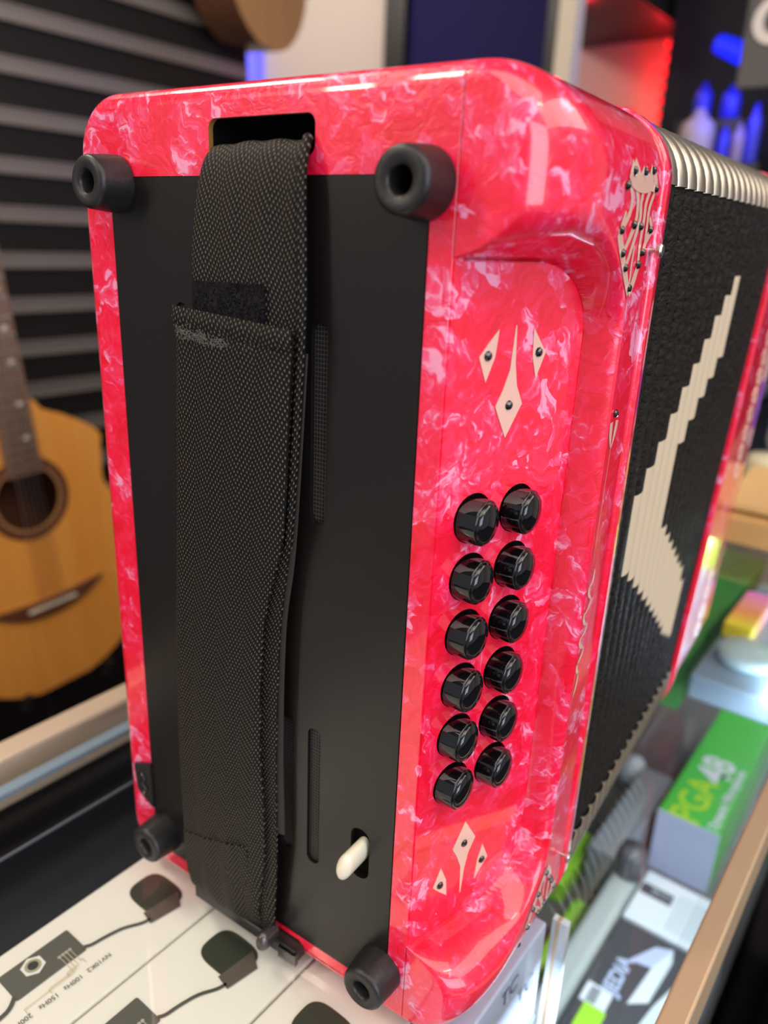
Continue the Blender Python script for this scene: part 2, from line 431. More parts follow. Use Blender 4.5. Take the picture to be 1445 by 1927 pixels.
MB().tube([(-1.12, .51, -.488), (-.985, .51, -.488), (-.985, .51, -.46)], .007).build('cradle_arm', BLK, gs)
MB().box(-1.13, -1.05, .35, .52, -.50, -.485).build('cradle_plate', BLK, gs)
MB().box(-1.2, -.95, .30, .57, -.999, -.985, bev=.004).build('base', BLK, gs)
g2 = empty('acoustic_guitar', E(-1.36, 1.29, .680), env=True)
tag(g2, 'tan guitar hanging high at the end of the slatwall, only the body bottom in view', 'guitar')
g2.rotation_euler.z = RZ + radians(17)
make_guitar(g2, wood_mat('tan_cedar_top', (.50, .27, .10), (.60, .34, .14), scale=(8, 8, .8)), DARKWOOD, cutaway=False)

# ------------------------------------------------------------------ back wall things
dr = empty('door_1', (0, 0, 0), env=True); tag(dr, kind='structure')
MB().box(-2.06, -1.96, 2.62, 2.70, -1, 1.7).box(-1.34, -1.27, 2.62, 2.70, -1, 1.7).build('door_frame', BLK, dr)
DOORBLUE = mat('door_glass_blue_reflection', (.012, .008, .075), rough=.7, spec=.15)  # door glass; the blue it reflects is put into this colour
MB().box(-1.96, -1.34, 2.65, 2.69, -1, 1.7).build('door_panel', DOORBLUE, dr)
tag(env_box('trim_1', -.772, -.731, 1.58, 1.62, -1.0, 1.75, mat('beige_post', (.72, .62, .48), rough=.6)), kind='structure')
nt = MB().tube([(-2.86, 2.66, .86), (-2.86, 2.66, 1.10)], .05, seg=20).build('neon_tube', mat('blue_neon', (.1, .1, .9), emis=(.12, .12, 1), es=1.0), None, env=True, autos=40)
tag(nt, 'blue neon tube on the pale wall at the end of the slatwall', 'light')

# red-lit open display cabinet
cb = empty('display_cabinet', (0, 0, 0), env=True)
tag(cb, 'black display cabinet glowing red inside, standing behind the accordion', 'cabinet')
CABK = mat('cabinet_black', (.016, .014, .014), rough=.45)
REDIN = mat('cabinet_red_lining', (.50, .30, .27), rough=.6)
PC = lambda u, v, d: Vector((u, v, d))
MB().box(-1.12, -.80, 2.35, 2.62, -1.0, .30).build('base', CABK, cb)
MB().box(-1.20, -.80, 2.56, 2.60, .30, .90).build('back_panel', REDIN, cb)
MB().prism([(-.905, 1.87), (-.812, 1.87), (-.812, 2.60), (-1.20, 2.60)], PC, .90, 1.30).build('canopy', CABK, cb)
MB().box(-.812, -.785, 2.45, 2.56, -1, .90).build('door_post', mat('cabinet_grey_post', (.16, .14, .13), rough=.4), cb)
led = mat('red_led', (.8, .02, .02), emis=(1, .01, .015), es=2.2)
for k in range(13): MB().lathe([(.0001, .012), (.009, .009), (.011, 0)], Matrix.Translation((-.832, 2.44, .40 + .038 * k)) @ Matrix.Rotation(pi / 2, 4, 'X'), seg=12).build('led', led, cb)
for pp_, cc_, zz, pw in ((-.86, 2.46, .80, .9), (-.86, 2.46, .60, .6), (-.95, 2.1, .86, .5)):
    bl = bpy.data.lights.new('red_cabinet_lamp', 'POINT'); bl.energy = pw; bl.color = (1, .02, .03); bl.shadow_soft_size = .01
    o = bpy.data.objects.new('red_cabinet_lamp', bl); COL.objects.link(o); o.location = E(pp_, cc_, zz)
for k, (p, w, h, mm) in enumerate(((-1.12, .07, .17, REDIN), (-1.03, .055, .12, mat('red_figurine', (.6, .03, .02))), (-.97, .06, .12, mat('red_figurine_cap', (.6, .03, .02))), (-.92, .04, .09, REDIN))):
    o = MB().lathe([(.001, h), (w * .3, h * .95), (w * .35, h * .8), (w * .22, h * .6), (w * .42, h * .3), (w * .5, 0)], Matrix.Translation((p + .02, 2.48, .5755)), seg=20).build('figurine', mm, None, env=True, smooth=True)
    tag(o, ['tall pale red-lit figurine leftmost in the cabinet', 'red topped figurine second from the left in the cabinet', 'red topped figurine third from the left in the cabinet', 'small pale figurine beside the red light string'][k], 'figurine', 'figurines in the red-lit cabinet')
tag(env_box('display_shelf', -1.11, -.83, 2.40, 2.552, .565, .575, mat('shelf_smoke', (.25, .2, .19), rough=.2)), 'shelf plate inside the red-lit cabinet carrying figurines', 'shelf')

# dark grey sign with pale letters, blue lit stand and goods below it
sg = empty('hanging_sign', (0, 0, 0), env=True)
tag(sg, 'charcoal sign board with big pale letters at the top right edge', 'sign')
MB().box(-.272, .05, 1.20, 1.212, .505, .80, bev=.004).build('board', mat('sign_charcoal', (.075, .068, .066), rough=.6), sg)
LETT = mat('sign_letter_white', (.62, .55, .50), rough=.5)
text_mesh('CH', .085, LETT, Matrix.Translation((-.262, 1.199, .590)) @ Matrix.Rotation(pi / 2, 4, 'X'), 'lettering', sg, extrude=.002, bold=.003, align='LEFT')
env_b = env_box('dark_partition', -.78, .9, 2.30, 2.34, -1.0, 1.7, mat('partition_blue_ambience', (.004, .004, .010), rough=.5, spec=.2))  # black panel with the blue lamp's ambience put into its colour
tag(env_b, 'near-black partition panel behind the blue lamp and the sign', 'partition')
BLUEL = mat('blue_lit_housing', (.02, .03, .6), rough=.3, emis=(0, .01, .9), es=.9)
sp = empty('stage_lamp', (0, 0, 0), env=True)
tag(sp, 'glowing blue tube-shaped stage lamp hanging below the charcoal sign', 'lamp')
MB().tube([(-.535, 1.95, .735), (-.40, 1.90, .672)], [.020, .028], seg=24).build('housing', BLUEL, sp, autos=40)
MB().lathe([(.009, .0), (.014, .006), (.010, .010), (.001, .006)], Matrix.Translation((-.448, 1.895, .697)) @ Matrix.Rotation(pi / 2, 4, 'X'), seg=24).build('lens', mat('blue_lens', (.1, .3, .9), emis=(.02, .25, 1), es=1.1), sp, smooth=True)
MB().box(-.475, -.465, 1.92, 1.93, .71, 1.75).build('hanger', BLK, sp)
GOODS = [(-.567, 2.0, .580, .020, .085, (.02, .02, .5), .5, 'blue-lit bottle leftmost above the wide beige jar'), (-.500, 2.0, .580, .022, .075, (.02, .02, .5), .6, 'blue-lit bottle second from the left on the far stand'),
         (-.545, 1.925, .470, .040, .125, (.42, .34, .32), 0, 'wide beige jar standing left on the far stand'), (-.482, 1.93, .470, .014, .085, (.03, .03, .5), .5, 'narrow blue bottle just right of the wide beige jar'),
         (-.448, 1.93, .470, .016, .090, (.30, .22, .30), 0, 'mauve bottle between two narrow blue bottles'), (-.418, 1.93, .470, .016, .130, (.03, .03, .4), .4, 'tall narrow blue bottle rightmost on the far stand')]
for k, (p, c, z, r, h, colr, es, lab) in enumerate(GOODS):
    o = MB().lathe([(r * .25, h), (r * .4, h * .88), (r * .9, h * .74), (r, h * .6), (r, h * .05), (r * .9, 0), (.0005, 0)], Matrix.Translation((p, c, z)), seg=24, cap0=True).build('bottle' if k != 2 else 'jar', mat('goods_%d' % k, colr, rough=.4, emis=(0, 0, .6) if es else None, es=es * .2), None, env=True, smooth=True)  # emission stands in for blue lamp light falling on the blue bottles
    tag(o, lab, 'bottle' if k != 2 else 'jar', 'bottles on the far stand' if k != 2 else None)
st = empty('merchandise_stand', (0, 0, 0), env=True); tag(st, 'dark stepped stand under the blue-lit bottles', 'stand')
MB().box(-.62, -.38, 1.87, 2.1, -.998, .469).build('lower_step', BLK, st)
MB().box(-.62, -.46, 1.98, 2.1, .469, .579).build('upper_step', BLK, st)
bl = bpy.data.lights.new('blue_stage_light', 'POINT'); bl.energy = 1.4; bl.color = (.03, .05, 1); bl.shadow_soft_size = .02
o = bpy.data.objects.new('blue_stage_light', bl); COL.objects.link(o); o.location = E(-.44, 1.83, .63)

# ------------------------------------------------------------------ display counter
ct = empty('display_counter', (0, 0, 0), env=True)
tag(ct, 'long glass-topped display counter with bronze edge rails carrying the accordion', 'counter')
C0, C1 = -.60, 1.75
MB().box(-.242, .080, C0, C1, -.004, 0).build('glass_top', GLASS, ct)
MB().box(.0795, .0895, C0, C1, -.030, .0006, bev=.0012).build('edge_rail', TANMET, ct)
MB().box(-.258, -.2420, C0, C1, -.030, .0010, bev=.002).build('edge_rail', mat('cream_edge_rail', (.72, .58, .42), rough=.35, metal=.3), ct)
MB().box(-.229, -.222, C0, C1, -.0075, -.0045).build('inner_rail', mat('blue_reflection_rail', (.45, .60, .75), rough=.25, metal=.5), ct)  # aluminium strip; its blue-white reflection is put into the colour
MB().box(-.1825, -.1815, C0, C1, -.0055, -.0045).build('inner_bead', mat('grey_bead', (.12, .14, .17), rough=.3), ct)
MB().box(.070, .0795, C0, C1, -.95, -.031).build('front_panel', GLASS, ct)
MB().box(-.257, -.245, C0, C1, -.95, -.030).build('rear_panel', BLK, ct)
MB().box(-.245, -.137, C0, C1, -.075, -.060).build('felt_tray', NAVY, ct)
MB().box(-.137, .0272, C0, .082, -.0640, -.0600).build('upper_shelf', mat('grey_shelf_glass', (.30, .33, .34), rough=.25), ct)
MB().box(-.245, .070, C0, C1, -.322, -.312).build('lower_shelf', mat('grey_brown_shelf', (.16, .145, .145), rough=.4), ct)
MB().box(-.257, .089, C0, C1, -1.0, -.95).build('plinth', BLK, ct)
for x0_, x1_, mm_ in ((.0280, .0298, WHITEC), (.0298, .0316, TANMET), (.0316, .0350, WHITEC)):
    MB().box(x0_, x1_, .083, .0865, -.31, -.0045).build('divider_layer', mm_, ct)

# boxes of pickups under the glass
def unit_art(root, p0, c_mid, tint):
    """printed picture on a box top: clip-on module, preamp with nut, cable and lettering"""
    z = -.00455
    F = lambda u, v, d: Vector((p0 + u, c_mid + v, z + d))
    rr = rrect(.0065, .0208, -.0800, -.0510, .0008, 3)
    pre = MB().prism(rr, F, 0, .0002).build('printed_preamp', mat('art_grey', (.085, .085, .068), rough=.45), root)
    nc = (.0118, -.0685)
    circ = lambda r, n, a0=0: [(nc[0] + r * cos(a0 + 2 * pi * k / n), nc[1] + r * sin(a0 + 2 * pi * k / n)) for k in range(n)]
    MB().prism(circ(.0046, 6), F, .0002, .0004).build('printed_nut', mat('art_white', (.75, .72, .68)), pre)
    MB().prism(circ(.0031, 20), F, .0004, .0005).build('printed_nut_ring', mat('art_olive', (.35, .33, .22)), pre)
    MB().prism(circ(.0020, 20), F, .0005, .0006).build('printed_jack_hole', PRINTK, pre)
    for k in range(4):
        MB().prism([(.0160 + .0007 * cos(pi / 5 * q), -.0600 + .0015 * k + .0007 * sin(pi / 5 * q)) for q in range(10)], F, .0002, .0004).build('printed_switch_dot', mat('art_lightgrey', (.4, .38, .34)), pre)
    out = []
    for k in range(40):
        a = 2 * pi * k / 40; x = abs(cos(a)) ** .62 * (1 if cos(a) > 0 else -1); y = abs(sin(a)) ** .62 * (1 if sin(a) > 0 else -1)
        out.append((.0190 + .0112 * x, -.0165 + .0085 * y))
    MB().prism(out, F, 0, .0002).build('printed_pickup', mat('art_olive_black', (.032, .036, .024), rough=.4), root)
    MB().prism([(.0235, -.0262), (.0300, -.0275), (.0325, -.0140), (.0255, -.0095)], F, .0002, .0003).build('printed_pickup_shade', mat('art_umber', (.10, .075, .06)), root)
    L = MB()
    def ribbon(pts, w):
        K = [Vector(q) for q in pts]; P = [cr(K, k / 20) for k in range(21)]; n = len(P); up = []; dn = []
        for i, q in enumerate(P):
            tt = P[min(i + 1, n - 1)] - P[max(i - 1, 0)]; tt.normalize(); nx, ny = -tt.y * w / 2, tt.x * w / 2
            up.append((q.x + nx, q.y + ny)); dn.append((q.x - nx, q.y - ny))
        for i in range(n - 1): L.prism([up[i], up[i + 1], dn[i + 1], dn[i]], F, .0001, .0003)
    ribbon([(.0190, -.0512), (.0205, -.0485), (.0215, -.0430), (.0235, -.0360), (.0270, -.0300), (.0282, -.0262)], .0013)
    ribbon([(.0185, -.0795), (.0220, -.0840), (.0235, -.0920), (.0290, -.1050)], .0016)
    L.build('printed_cable', mat('art_cable', (.06, .062, .05)), root)
    G = MB()
    for k, (u1, v1) in enumerate(((.0262, -.0800), (.0255, -.0700), (.0245, -.0620), (.0235, -.0545))):
        v0 = -.0600 + .0015 * k
        G.prism([(.0168, v0 - .0001), (u1, v0 - .0001), (u1, v0 + .0001), (.0168, v0 + .0001)], F, .0004, .0005)
        G.prism([(u1 - .0001, v1), (u1 + .0001, v1), (u1 + .0001, v0), (u1 - .0001, v0)], F, .0001, .0003)
        G.prism([(u1, v1 - .0001), (u1 + .0022, v1 - .0001), (u1 + .0022, v1 + .0001), (u1, v1 + .0001)], F, .0001, .0003)
    G.build('printed_leader_lines', PRINTG, root)
    for (txt, v) in (('200Hz', -.0830), ('150Hz', -.0725), ('100Hz', -.0625), ('NV10K2', -.0515)):
        M = Matrix.Translation(F(.0298, v, .0002)) @ Matrix.Rotation(-pi / 2, 4, 'Z')
        text_mesh(txt, .0029, PRINTK, M, 'printed_lettering', root)
row = [(-.1345, -.0885, 'white pickup box leftmost under the glass, beside the dark felt'), (-.0875, -.0385, 'white pickup box second from the left under the glass'),
       (-.0375, .0115 - .0395 + .0275, 'white pickup box third from the left, its corner below the front right foot')]
row = [(-.1345, -.0885, row[0][2], -.012), (-.0875, -.0385, row[1][2], .010), (-.0375, .0075, row[2][2], -.006), (.0085, .0270, 'narrow pale blue box with dark printed marks at the right end of the row', .0)]
for k, (a, b, lab, cm) in enumerate(row):
    o = empty('pickup_box', (0, 0, 0), env=True)
    tag(o, lab, 'box', 'pickup boxes lying in a row under the counter glass')
    MB().box(a, b, -.30, .080, -.0595, -.0048, bev=.0011).build('carton', [WHITEP, WHITEP, WHITEP, PALEBLUE][k], o)
    if k < 3: unit_art(o, a + .003, 0.0 , None)
    if k == 3:
        for q in range(3):
            text_mesh('TC', .011, mat('blue_grey_print', (.10, .14, .25)), Matrix.Translation((.0275, .048 + .016 * (q % 2), -.014 - .014 * q)) @ Matrix.Rotation(pi / 2, 4, 'Z') @ Matrix.Rotation(pi / 2, 4, 'X'), 'printed_lettering', o)
# lower shelf goods
def carton(name, lab, x0, x1, y0, y1, z0, z1, mt, mf=None):
    o = empty(name, (0, 0, 0), env=True); tag(o, lab, 'box')
    MB().box(x0, x1, y0, y1, z0, z1, bev=.0015).build('carton', mt, o); return o
gb = carton('microphone_box', 'green topped microphone box with PGA48 lettering on the lower shelf', -.026, .031, .490, .735, -.3115, -.2415, GREEN)
MB().box(-.0262, .0312, .4885, .4898, -.3112, -.2415, bev=.0003).build('end_panel', LAV, gb)
RZT = Matrix.Rotation(pi / 2, 4, 'Z')
text_mesh('PGA', .040, mat('yellow_green_print', (.45, .75, .02)), Matrix.Translation((-.001, .525, -.2408)) @ RZT, 'lettering', gb, bold=.0006)
text_mesh('48', .044, WHITEC, Matrix.Translation((.003, .587, -.2408)) @ RZT, 'lettering', gb, bold=.0012)
text_mesh('Dynamic Microphone', .0125, WHITEC, Matrix.Translation((.0235, .548, -.2408)) @ RZT, 'lettering', gb, bold=.0004)
wb = carton('accessory_box', 'plain white carton with a dark printed tab on the lower shelf, below the green box', -.006, .066, .343, .404, -.3115, -.2400, WHITEC)
MB().box(-.004, .022, .375, .387, -.2400, -.2392).build('printed_tab', DGREY, wb)
text_mesh('BOX', .009, mat('tab_text', (.42, .46, .55)), Matrix.Translation((.014, .381, -.2388)), 'lettering', wb)
for k in range(6):
    MB().box(.026 + .004 * k, .0272 + .004 * k, .350, .392, -.2399, -.2394).build('printed_text_line', mat('grey_print', (.45, .5, .55)), wb)
kb = carton('adapter_box', 'charcoal carton printed with white adapters and a barcode, nearest on the lower shelf', -.006, .066, .15, .340, -.3115, -.2402, DGREY)
F2 = lambda u, v, d: Vector((u, v + .016, -.2400 + d))
MB().prism([(.014, .288), (.026, .312), (.038, .318), (.030, .292)], F2, 0, .0006).build('printed_adapter', LAV, kb)
MB().prism([(.030, .292), (.038, .318), (.041, .306), (.038, .262), (.026, .252)], F2, 0, .0007).build('printed_adapter_side', WHITEC, kb)
MB().prism([(.036, .225), (.0415, .262), (.056, .318), (.059, .300), (.057, .262), (.047, .218)], F2, 0, .0005).build('printed_adapter_body', WHITEC, kb)
MB().prism([(.048, .215), (.058, .262), (.062, .258), (.053, .205)], F2, .0002, .0008).build('printed_adapter_edge', mat('art_shadow_grey', (.22, .23, .26)), kb)
text_mesh('JEDIA', .015, LAV, Matrix.Translation((.0125, .286, -.2393)) @ RZT, 'lettering', kb, bold=.0005)
MB().box(-.003, .016, .250, .268, -.2401, -.2392, bev=.0003).build('barcode_label', WHITEC, kb)
bb = MB()
for k in range(9): bb.box(.001, .008, .2515 + .0016 * k, .2523 + .0016 * k, -.2392, -.2389)
bb.build('barcode', DGREY, kb)
lv = carton('storage_box', 'pale blue-grey carton lying left of the green microphone box', -.066, -.034, .420, .57, -.3115, -.2600, mat('slate_card', (.25, .28, .32), rough=.5))
rl = env_box('grey_tube', -.031, -.0085, .15, .405, -.3110, -.2400, mat('grey_green_plastic', (.42, .47, .46), rough=.5), bev=.006)
tag(rl, 'long pale grey channel lying beside the charcoal carton', 'tube')
for k, (p, c, l, w, lab) in enumerate(((-.058, .295, .085, .016, 'lime pack lying nearest on the lower shelf beside the grey channel'), (-.090, .385, .08, .018, 'lime pack lying deeper on the lower shelf behind the bellows edge'),
                                     (.002, .215, .033, .016, 'bright lime card lying on the charcoal carton beside the barcode'))):
    z_ = -.2385 if k == 2 else -.3115
    o = env_box('lime_pack', p, p + w, c, c + l, z_, z_ + (.003 if k == 2 else .027), LIME, bev=.001 if k == 2 else .004); tag(o, lab, 'package', 'lime packs on the lower shelf')
o = MB().lathe([(.001, .030), (.010, .028), (.013, .018), (.012, .002), (.010, 0)], Matrix.Translation((-.018, .388, -.2398)), seg=24).build('capsule_microphone', DGREY, None, env=True, smooth=True)
tag(o, 'small black microphone capsule standing on the far end of the grey channel', 'microphone')
o = MB().lathe([(.001, .036), (.012, .032), (.016, .018), (.012, .004), (.001, 0)], Matrix.Translation((-.086, .60, -.3115)), seg=24).build('white_cap', WHITEC, None, env=True, smooth=True)
tag(o, 'white oval cap standing on the lower shelf beyond the slate carton', 'cap')
# goods on the counter behind the accordion
kr = empty('folded_cardboard', (0, 0, 0), env=True); tag(kr, 'brown folded cardboard packaging lying on the counter behind the accordion', 'cardboard')
KRAFT = mat('kraft_card', (.55, .30, .10), rough=.7)
MB().box(-.07, .10, .60, .72, .0006, .030, bev=.004).build('lower_flap', KRAFT, kr)
MB().prism([(0, 0), (.12, .012), (.125, .016), (0, .006)], lambda u, v, d: Vector((d, .61 + u, .034 + v)), -.05, .11).build('upper_flap', mat('light_kraft', (.68, .42, .17), rough=.7), kr)
jr = MB().lathe([(.001, .050), (.024, .048), (.026, .04), (.026, .004), (.022, 0), (.001, 0)], Matrix.Translation((-.045, .80, .0006)), seg=32).build('tape_roll', mat('putty', (.62, .56, .38), rough=.6), None, env=True, smooth=True)
tag(jr, 'putty coloured roll standing behind the folded cardboard', 'roll')
cn = empty('cleaner_tub', (0, 0, 0), env=True); tag(cn, 'pale grey tub with a blue label at the right edge behind the accordion', 'tub')
MB().lathe([(.001, .20), (.045, .20), (.048, .19), (.048, .01), (.044, 0), (.001, 0)], Matrix.Translation((-.055, 1.08, .001)), seg=40).build('tub', mat('tub_grey', (.45, .42, .40), rough=.4), cn, autos=40)
MB().lathe([(.0485, .03), (.0485, .10)], Matrix.Translation((-.055, 1.08, .001)), seg=40).build('label', mat('blue_label', (.02, .06, .42), rough=.3), cn, smooth=True)
# small lit trinket under the glass further along
tk = empty('pick_tin', (0, 0, 0), env=True); tag(tk, 'round white tin with pink orange and yellow card under the far glass', 'tin')
MB().lathe([(.001, .012), (.020, .011), (.022, .006), (.021, 0), (.001, 0)], Matrix.Translation((.027, .440, -.036)), seg=36).build('tin', mat('aqua_white', (.55, .75, .80), rough=.3), tk, smooth=True)
RAIN = mat('rainbow_card', (1, .5, .2), rough=.4); t_ = NT(RAIN); x_ = t_.n('ShaderNodeSeparateXYZ'); t_.l(t_.coord(), x_.inputs[0])
t_.l(t_.ramp(t_.math('MULTIPLY_ADD', x_.outputs[1], 1 / .075, -.470 / .075), [(0, (.95, .75, .05)), (.35, (.95, .35, .12)), (.65, (.95, .35, .35)), (1, (.95, .25, .70))]), t_.b.inputs['Base Color'])
MB().box(.000, .024, .468, .550, -.036, -.020, bev=.003).build('card', RAIN, tk)
o = env_box('display_tray', -.002, .068, .392, .62, -.058, -.037, mat('tray_slate', (.22, .30, .38), rough=.4), bev=.003); tag(o, 'slate blue tray under the far glass holding the round tin', 'tray')
o = env_box('green_carton', -.070, -.012, .42, .70, -.090, -.040, mat('leaf_card', (.05, .25, .06), rough=.5), bev=.002); tag(o, 'dark green carton under the far glass behind the pink box', 'box')
o = env_box('green_sheet', .010, .068, .63, .80, -.058, -.037, LIME, bev=.002); tag(o, 'lime green pack under the far glass beyond the round tin', 'package')
# black floor case at lower right
fc = MB().box(.125, .75, -.5, 1.2, -1.0, -.62, bev=.02).build('equipment_case', mat('scuffed_black_leatherette', (.008, .006, .007), rough=.35), None, env=True)
t_ = NT(fc.data.materials[0]); n_ = noise(t_, t_.coord(), 9, 6, .7, .4); t_.l(t_.ramp(n_.outputs['Fac'], [(.55, (.006, .004, .006)), (.66, (.035, .03, .03)), (.8, (.10, .09, .085))]), t_.b.inputs['Base Color'])
tag(fc, 'scuffed black case on the floor beyond the bronze counter rail', 'case')

# ================================================================== THE ACCORDION
ac = empty('accordion', (0, 0, 0))
tag(ac, 'pink pearl button accordion with black hand strap standing upright on the glass counter', 'accordion')
XL, XS, XR, ZT, DEP = -.1405, .0075, .034, .3085, .084
PX0, PX1, PZ0, PZ1 = -.1235, 0.0, .0105, .2835         # black back plate

# --- bass box shell: outline rounded at the left, straight at the seam
def shell_outline(ins, insr=None):
    insr = ins if insr is None else insr
    r = max(.019 - ins, .001)
    return rrect(XL + ins, XS - insr, ins, ZT - ins, [0, 0, r, r], 10)
FR = .0052
b = MB(); rings = []
for k in range(9):
    a = pi / 2 * k / 8; ins = FR * (1 - cos(a)); rings.append((shell_outline(ins, .0004 * (1 - cos(a))), FR * (1 - sin(a))))
n = len(rings[0][0])
rings = [(rings[0][0], DEP - .005)] + rings
for (o1, y1), (o2, y2) in zip(rings, rings[1:]):
    b.add([(x, y1, z) for x, z in o1] + [(x, y2, z) for x, z in o2], [(i, i + n, (i + 1) % n + n, (i + 1) % n) for i in range(n)])
slotT = rrect(-.0772, -.0370, .2882, .2988, .0028, 5)
plate_h = rrect(PX0, PX1, PZ0, PZ1, .0012, 3)
slotB = rrect(-.094, -.040, .0035, .0078, .0012, 3)
FXZ = lambda u, v, d: Vector((u, d, v))
vs, fs = fill_poly(rings[-1][0], [plate_h, slotT, slotB], FXZ, 0.0)
b.add(vs, fs)
shell = b.build('bass_box', PEARL, ac, autos=35)
# strap slots: hollow pockets, raw wood showing at the cut
for nm, sl_, dd_ in (('strap_slot', slotT, .014), ('strap_slot', slotB, .010)):
    s_ = MB(); k_ = len(sl_)
    s_.add([(x, .0018, z) for x, z in sl_] + [(x, dd_, z) for x, z in sl_], [(i, i + k_, (i + 1) % k_ + k_, (i + 1) % k_) for i in range(k_)], 1)
    s_.add([(x, 0, z) for x, z in sl_] + [(x, .0018, z) for x, z in sl_], [(i, i + k_, (i + 1) % k_ + k_, (i + 1) % k_) for i in range(k_)] , 0)
    s_.add([(x, dd_, z) for x, z in sl_], [tuple(range(k_))], 1)
    s_.build(nm, [WOODRAW, VOID], shell)

# --- side cover: a sculpted surface over (depth Y, girth zeta)
RT, RB = .022, .026
TANF = math.tan(radians(17))
def outline(ze):
    """point and outward normal on the outer outline; ze equals z on the flat side"""
    if ze > ZT - RT:
        s = ze - (ZT - RT); La = RT * pi / 2
        if s < La: a = s / RT; return XR - RT + RT * cos(a), ZT - RT + RT * sin(a), cos(a), sin(a)
        return XR - RT - (s - La), ZT, 0., 1.
    if ze < RB:
        s = RB - ze; La = RB * pi / 2
        if s < La: a = s / RB; return XR - RB + RB * cos(a), RB - RB * sin(a), cos(a), -sin(a)
        return XR - RB - (s - La), 0., 0., -1.
    return XR, ze, 1., 0.
ZE_T = ZT - RT + RT * pi / 2 + (XR - RT - XS); ZE_B = RB - RB * pi / 2 - (XR - RB - XS)
DY, DZ0, DZ1, DR = .0535, .0375, .264, .021
def sdD(y, z):
    """signed distance to the D shaped recess outline (negative inside)"""
    hx, hz = (DY + .2) / 2, (DZ1 - DZ0) / 2; cx, cz = (DY - .2) / 2, (DZ1 + DZ0) / 2
    qx, qz = abs(y - cx) - hx + DR, abs(z - cz) - hz + DR
    if y < cx: qx = -1
    return min(max(qx, qz), 0) + sqrt(max(qx, 0) ** 2 + max(qz, 0) ** 2) - DR
def sm(t): t = min(max(t, 0), 1); return t * t * (3 - 2 * t)
def inset(y, ze):
    # front rounding of the blocks
    e = min((ZE_T - ze) / (ZE_T - (ZT - RT)), (ze - ZE_B) / (RB - ZE_B), 1.0)
    e = sm(max(e, 0)); ax = .0052 + (.0125 - .0052) * e; ay = .0052 + (.030 - .0052) * e
    hb = ax * (1 - sqrt(max(0, 1 - (1 - y / ay) ** 2))) if y < ay else 0.0
    d = sdD(y, ze); rb = .0145 - .0095 * sm((y - .020) / .028)
    if d > rb: return hb
    hf = XR - (XS + TANF * max(y, 0)) + .002
    if d <= 0: return hf
    u = d / rb; g = (1 - (1 - u) ** 2.4) ** .75
    return hf + (hb - hf) * g
def cover_pt(y, ze, off=0.0):
    X, Z, nx, nz = outline(ze); h = inset(y, ze) - off
    return Vector((X - nx * h, y, Z - nz * h))
YS = [(.012 * (k / 22) ** 1.7) for k in range(23)] + [.012 + .0006 * k for k in range(1, 60)]
YS += [.0474 + .00035 * k for k in range(1, 50)]; YS += [.0645 + .0012 * k for k in range(1, 13)]
ZS = []; z = ZE_B
while z < ZE_T: ZS.append(z); z += .00075 if (.0 < z < .08 or .22 < z < .335) else .002
ZS.append(ZE_T)
V = []; nY = len(YS)
for ze in ZS:
    for y in YS: V.append(cover_pt(y, ze))
Fc = []
for i in range(len(ZS) - 1):
    for j in range(nY - 1):
        a = i * nY + j; Fc.append((a, a + 1, a + nY + 1, a + nY))
b = MB(); b.add(V, Fc)
# flat front face of the two blocks, between the seam and the rounded edge
base = []
for i, ze in enumerate(ZS):
    p = cover_pt(0, ze); base.append((p.x, p.z))
for i in range(len(ZS) - 1):
    (x0, z0), (x1, z1) = base[i], base[i + 1]
    if max(x0, x1) <= XS + 1e-4: continue
    K = 6; vs = []
    for (x, z) in ((x0, z0), (x1, z1)):
        x = max(x, XS + .00002)
        vs += [(XS + .00002 + (x - XS - .00002) * k / K, 0, z) for k in range(K + 1)]
    b.add(vs, [(k, k + K + 1, k + K + 2, k + 1) for k in range(K)])
cover = b.build('side_cover', PEARL, ac, smooth=True)
bm = bmesh.new(); bm.from_mesh(cover.data); bmesh.ops.remove_doubles(bm, verts=bm.verts, dist=1e-5); bmesh.ops.recalc_face_normals(bm, faces=bm.faces); bm.to_mesh(cover.data); bm.free()
cover.data.set_sharp_from_angle(angle=radians(55))

# --- button panel: D-shaped plate lying in the recess; (s, z) run along its slope
A17 = radians(17); NP = Vector((cos(A17), -sin(A17), 0)); SP = Vector((sin(A17), cos(A17), 0))
def PN(s, z, d=0.0): return Vector((XS, 0, 0)) + SP * s + Vector((0, 0, z)) + NP * d
def dshape(ins):
    out = [(.0006, DZ0 + ins)]
    r = DR - ins
    for k in range(17):
        a = -pi / 2 + pi / 2 * k / 16; out.append(((DY - DR + r * cos(a)) / cos(A17), DZ0 + DR + r * sin(a)))
    for k in range(17):
        a = pi / 2 * k / 16; out.append(((DY - DR + r * cos(a)) / cos(A17), DZ1 - DR + r * sin(a)))
    out.append((.0006, DZ1 - ins)); return out
btn_sz = [(s, .1925 - .0186 * k + dz) for k in range(6) for s, dz in ((.0147, 0), (.0335, -.0002))]
holes = [[(s + .0077 * cos(2 * pi * q / 32), z + .0077 * sin(2 * pi * q / 32)) for q in range(32)] for s, z in btn_sz]
b = MB()
vs, fs = fill_poly(dshape(.0006), holes, PN, 0.0); b.add(vs, fs)
for h in holes:
    b.add([PN(s, z, 0) for s, z in h] + [PN(s, z, -.0016) for s, z in h], [(i, (i + 1) % 32, (i + 1) % 32 + 32, i + 32) for i in range(32)])
dd_ = dshape(.0006); k_ = len(dd_)
b.add([PN(s, z, 0) for s, z in dd_] + [PN(s, z, -.0016) for s, z in dd_], [(i, (i + 1) % k_, (i + 1) % k_ + k_, i + k_) for i in range(k_)])
panel = b.build('button_panel', PEARL, ac)
for h in holes:
    MB().add([PN(s, z, -.0014) for s, z in h], [tuple(range(32))]).build('button_well', VOID, panel)
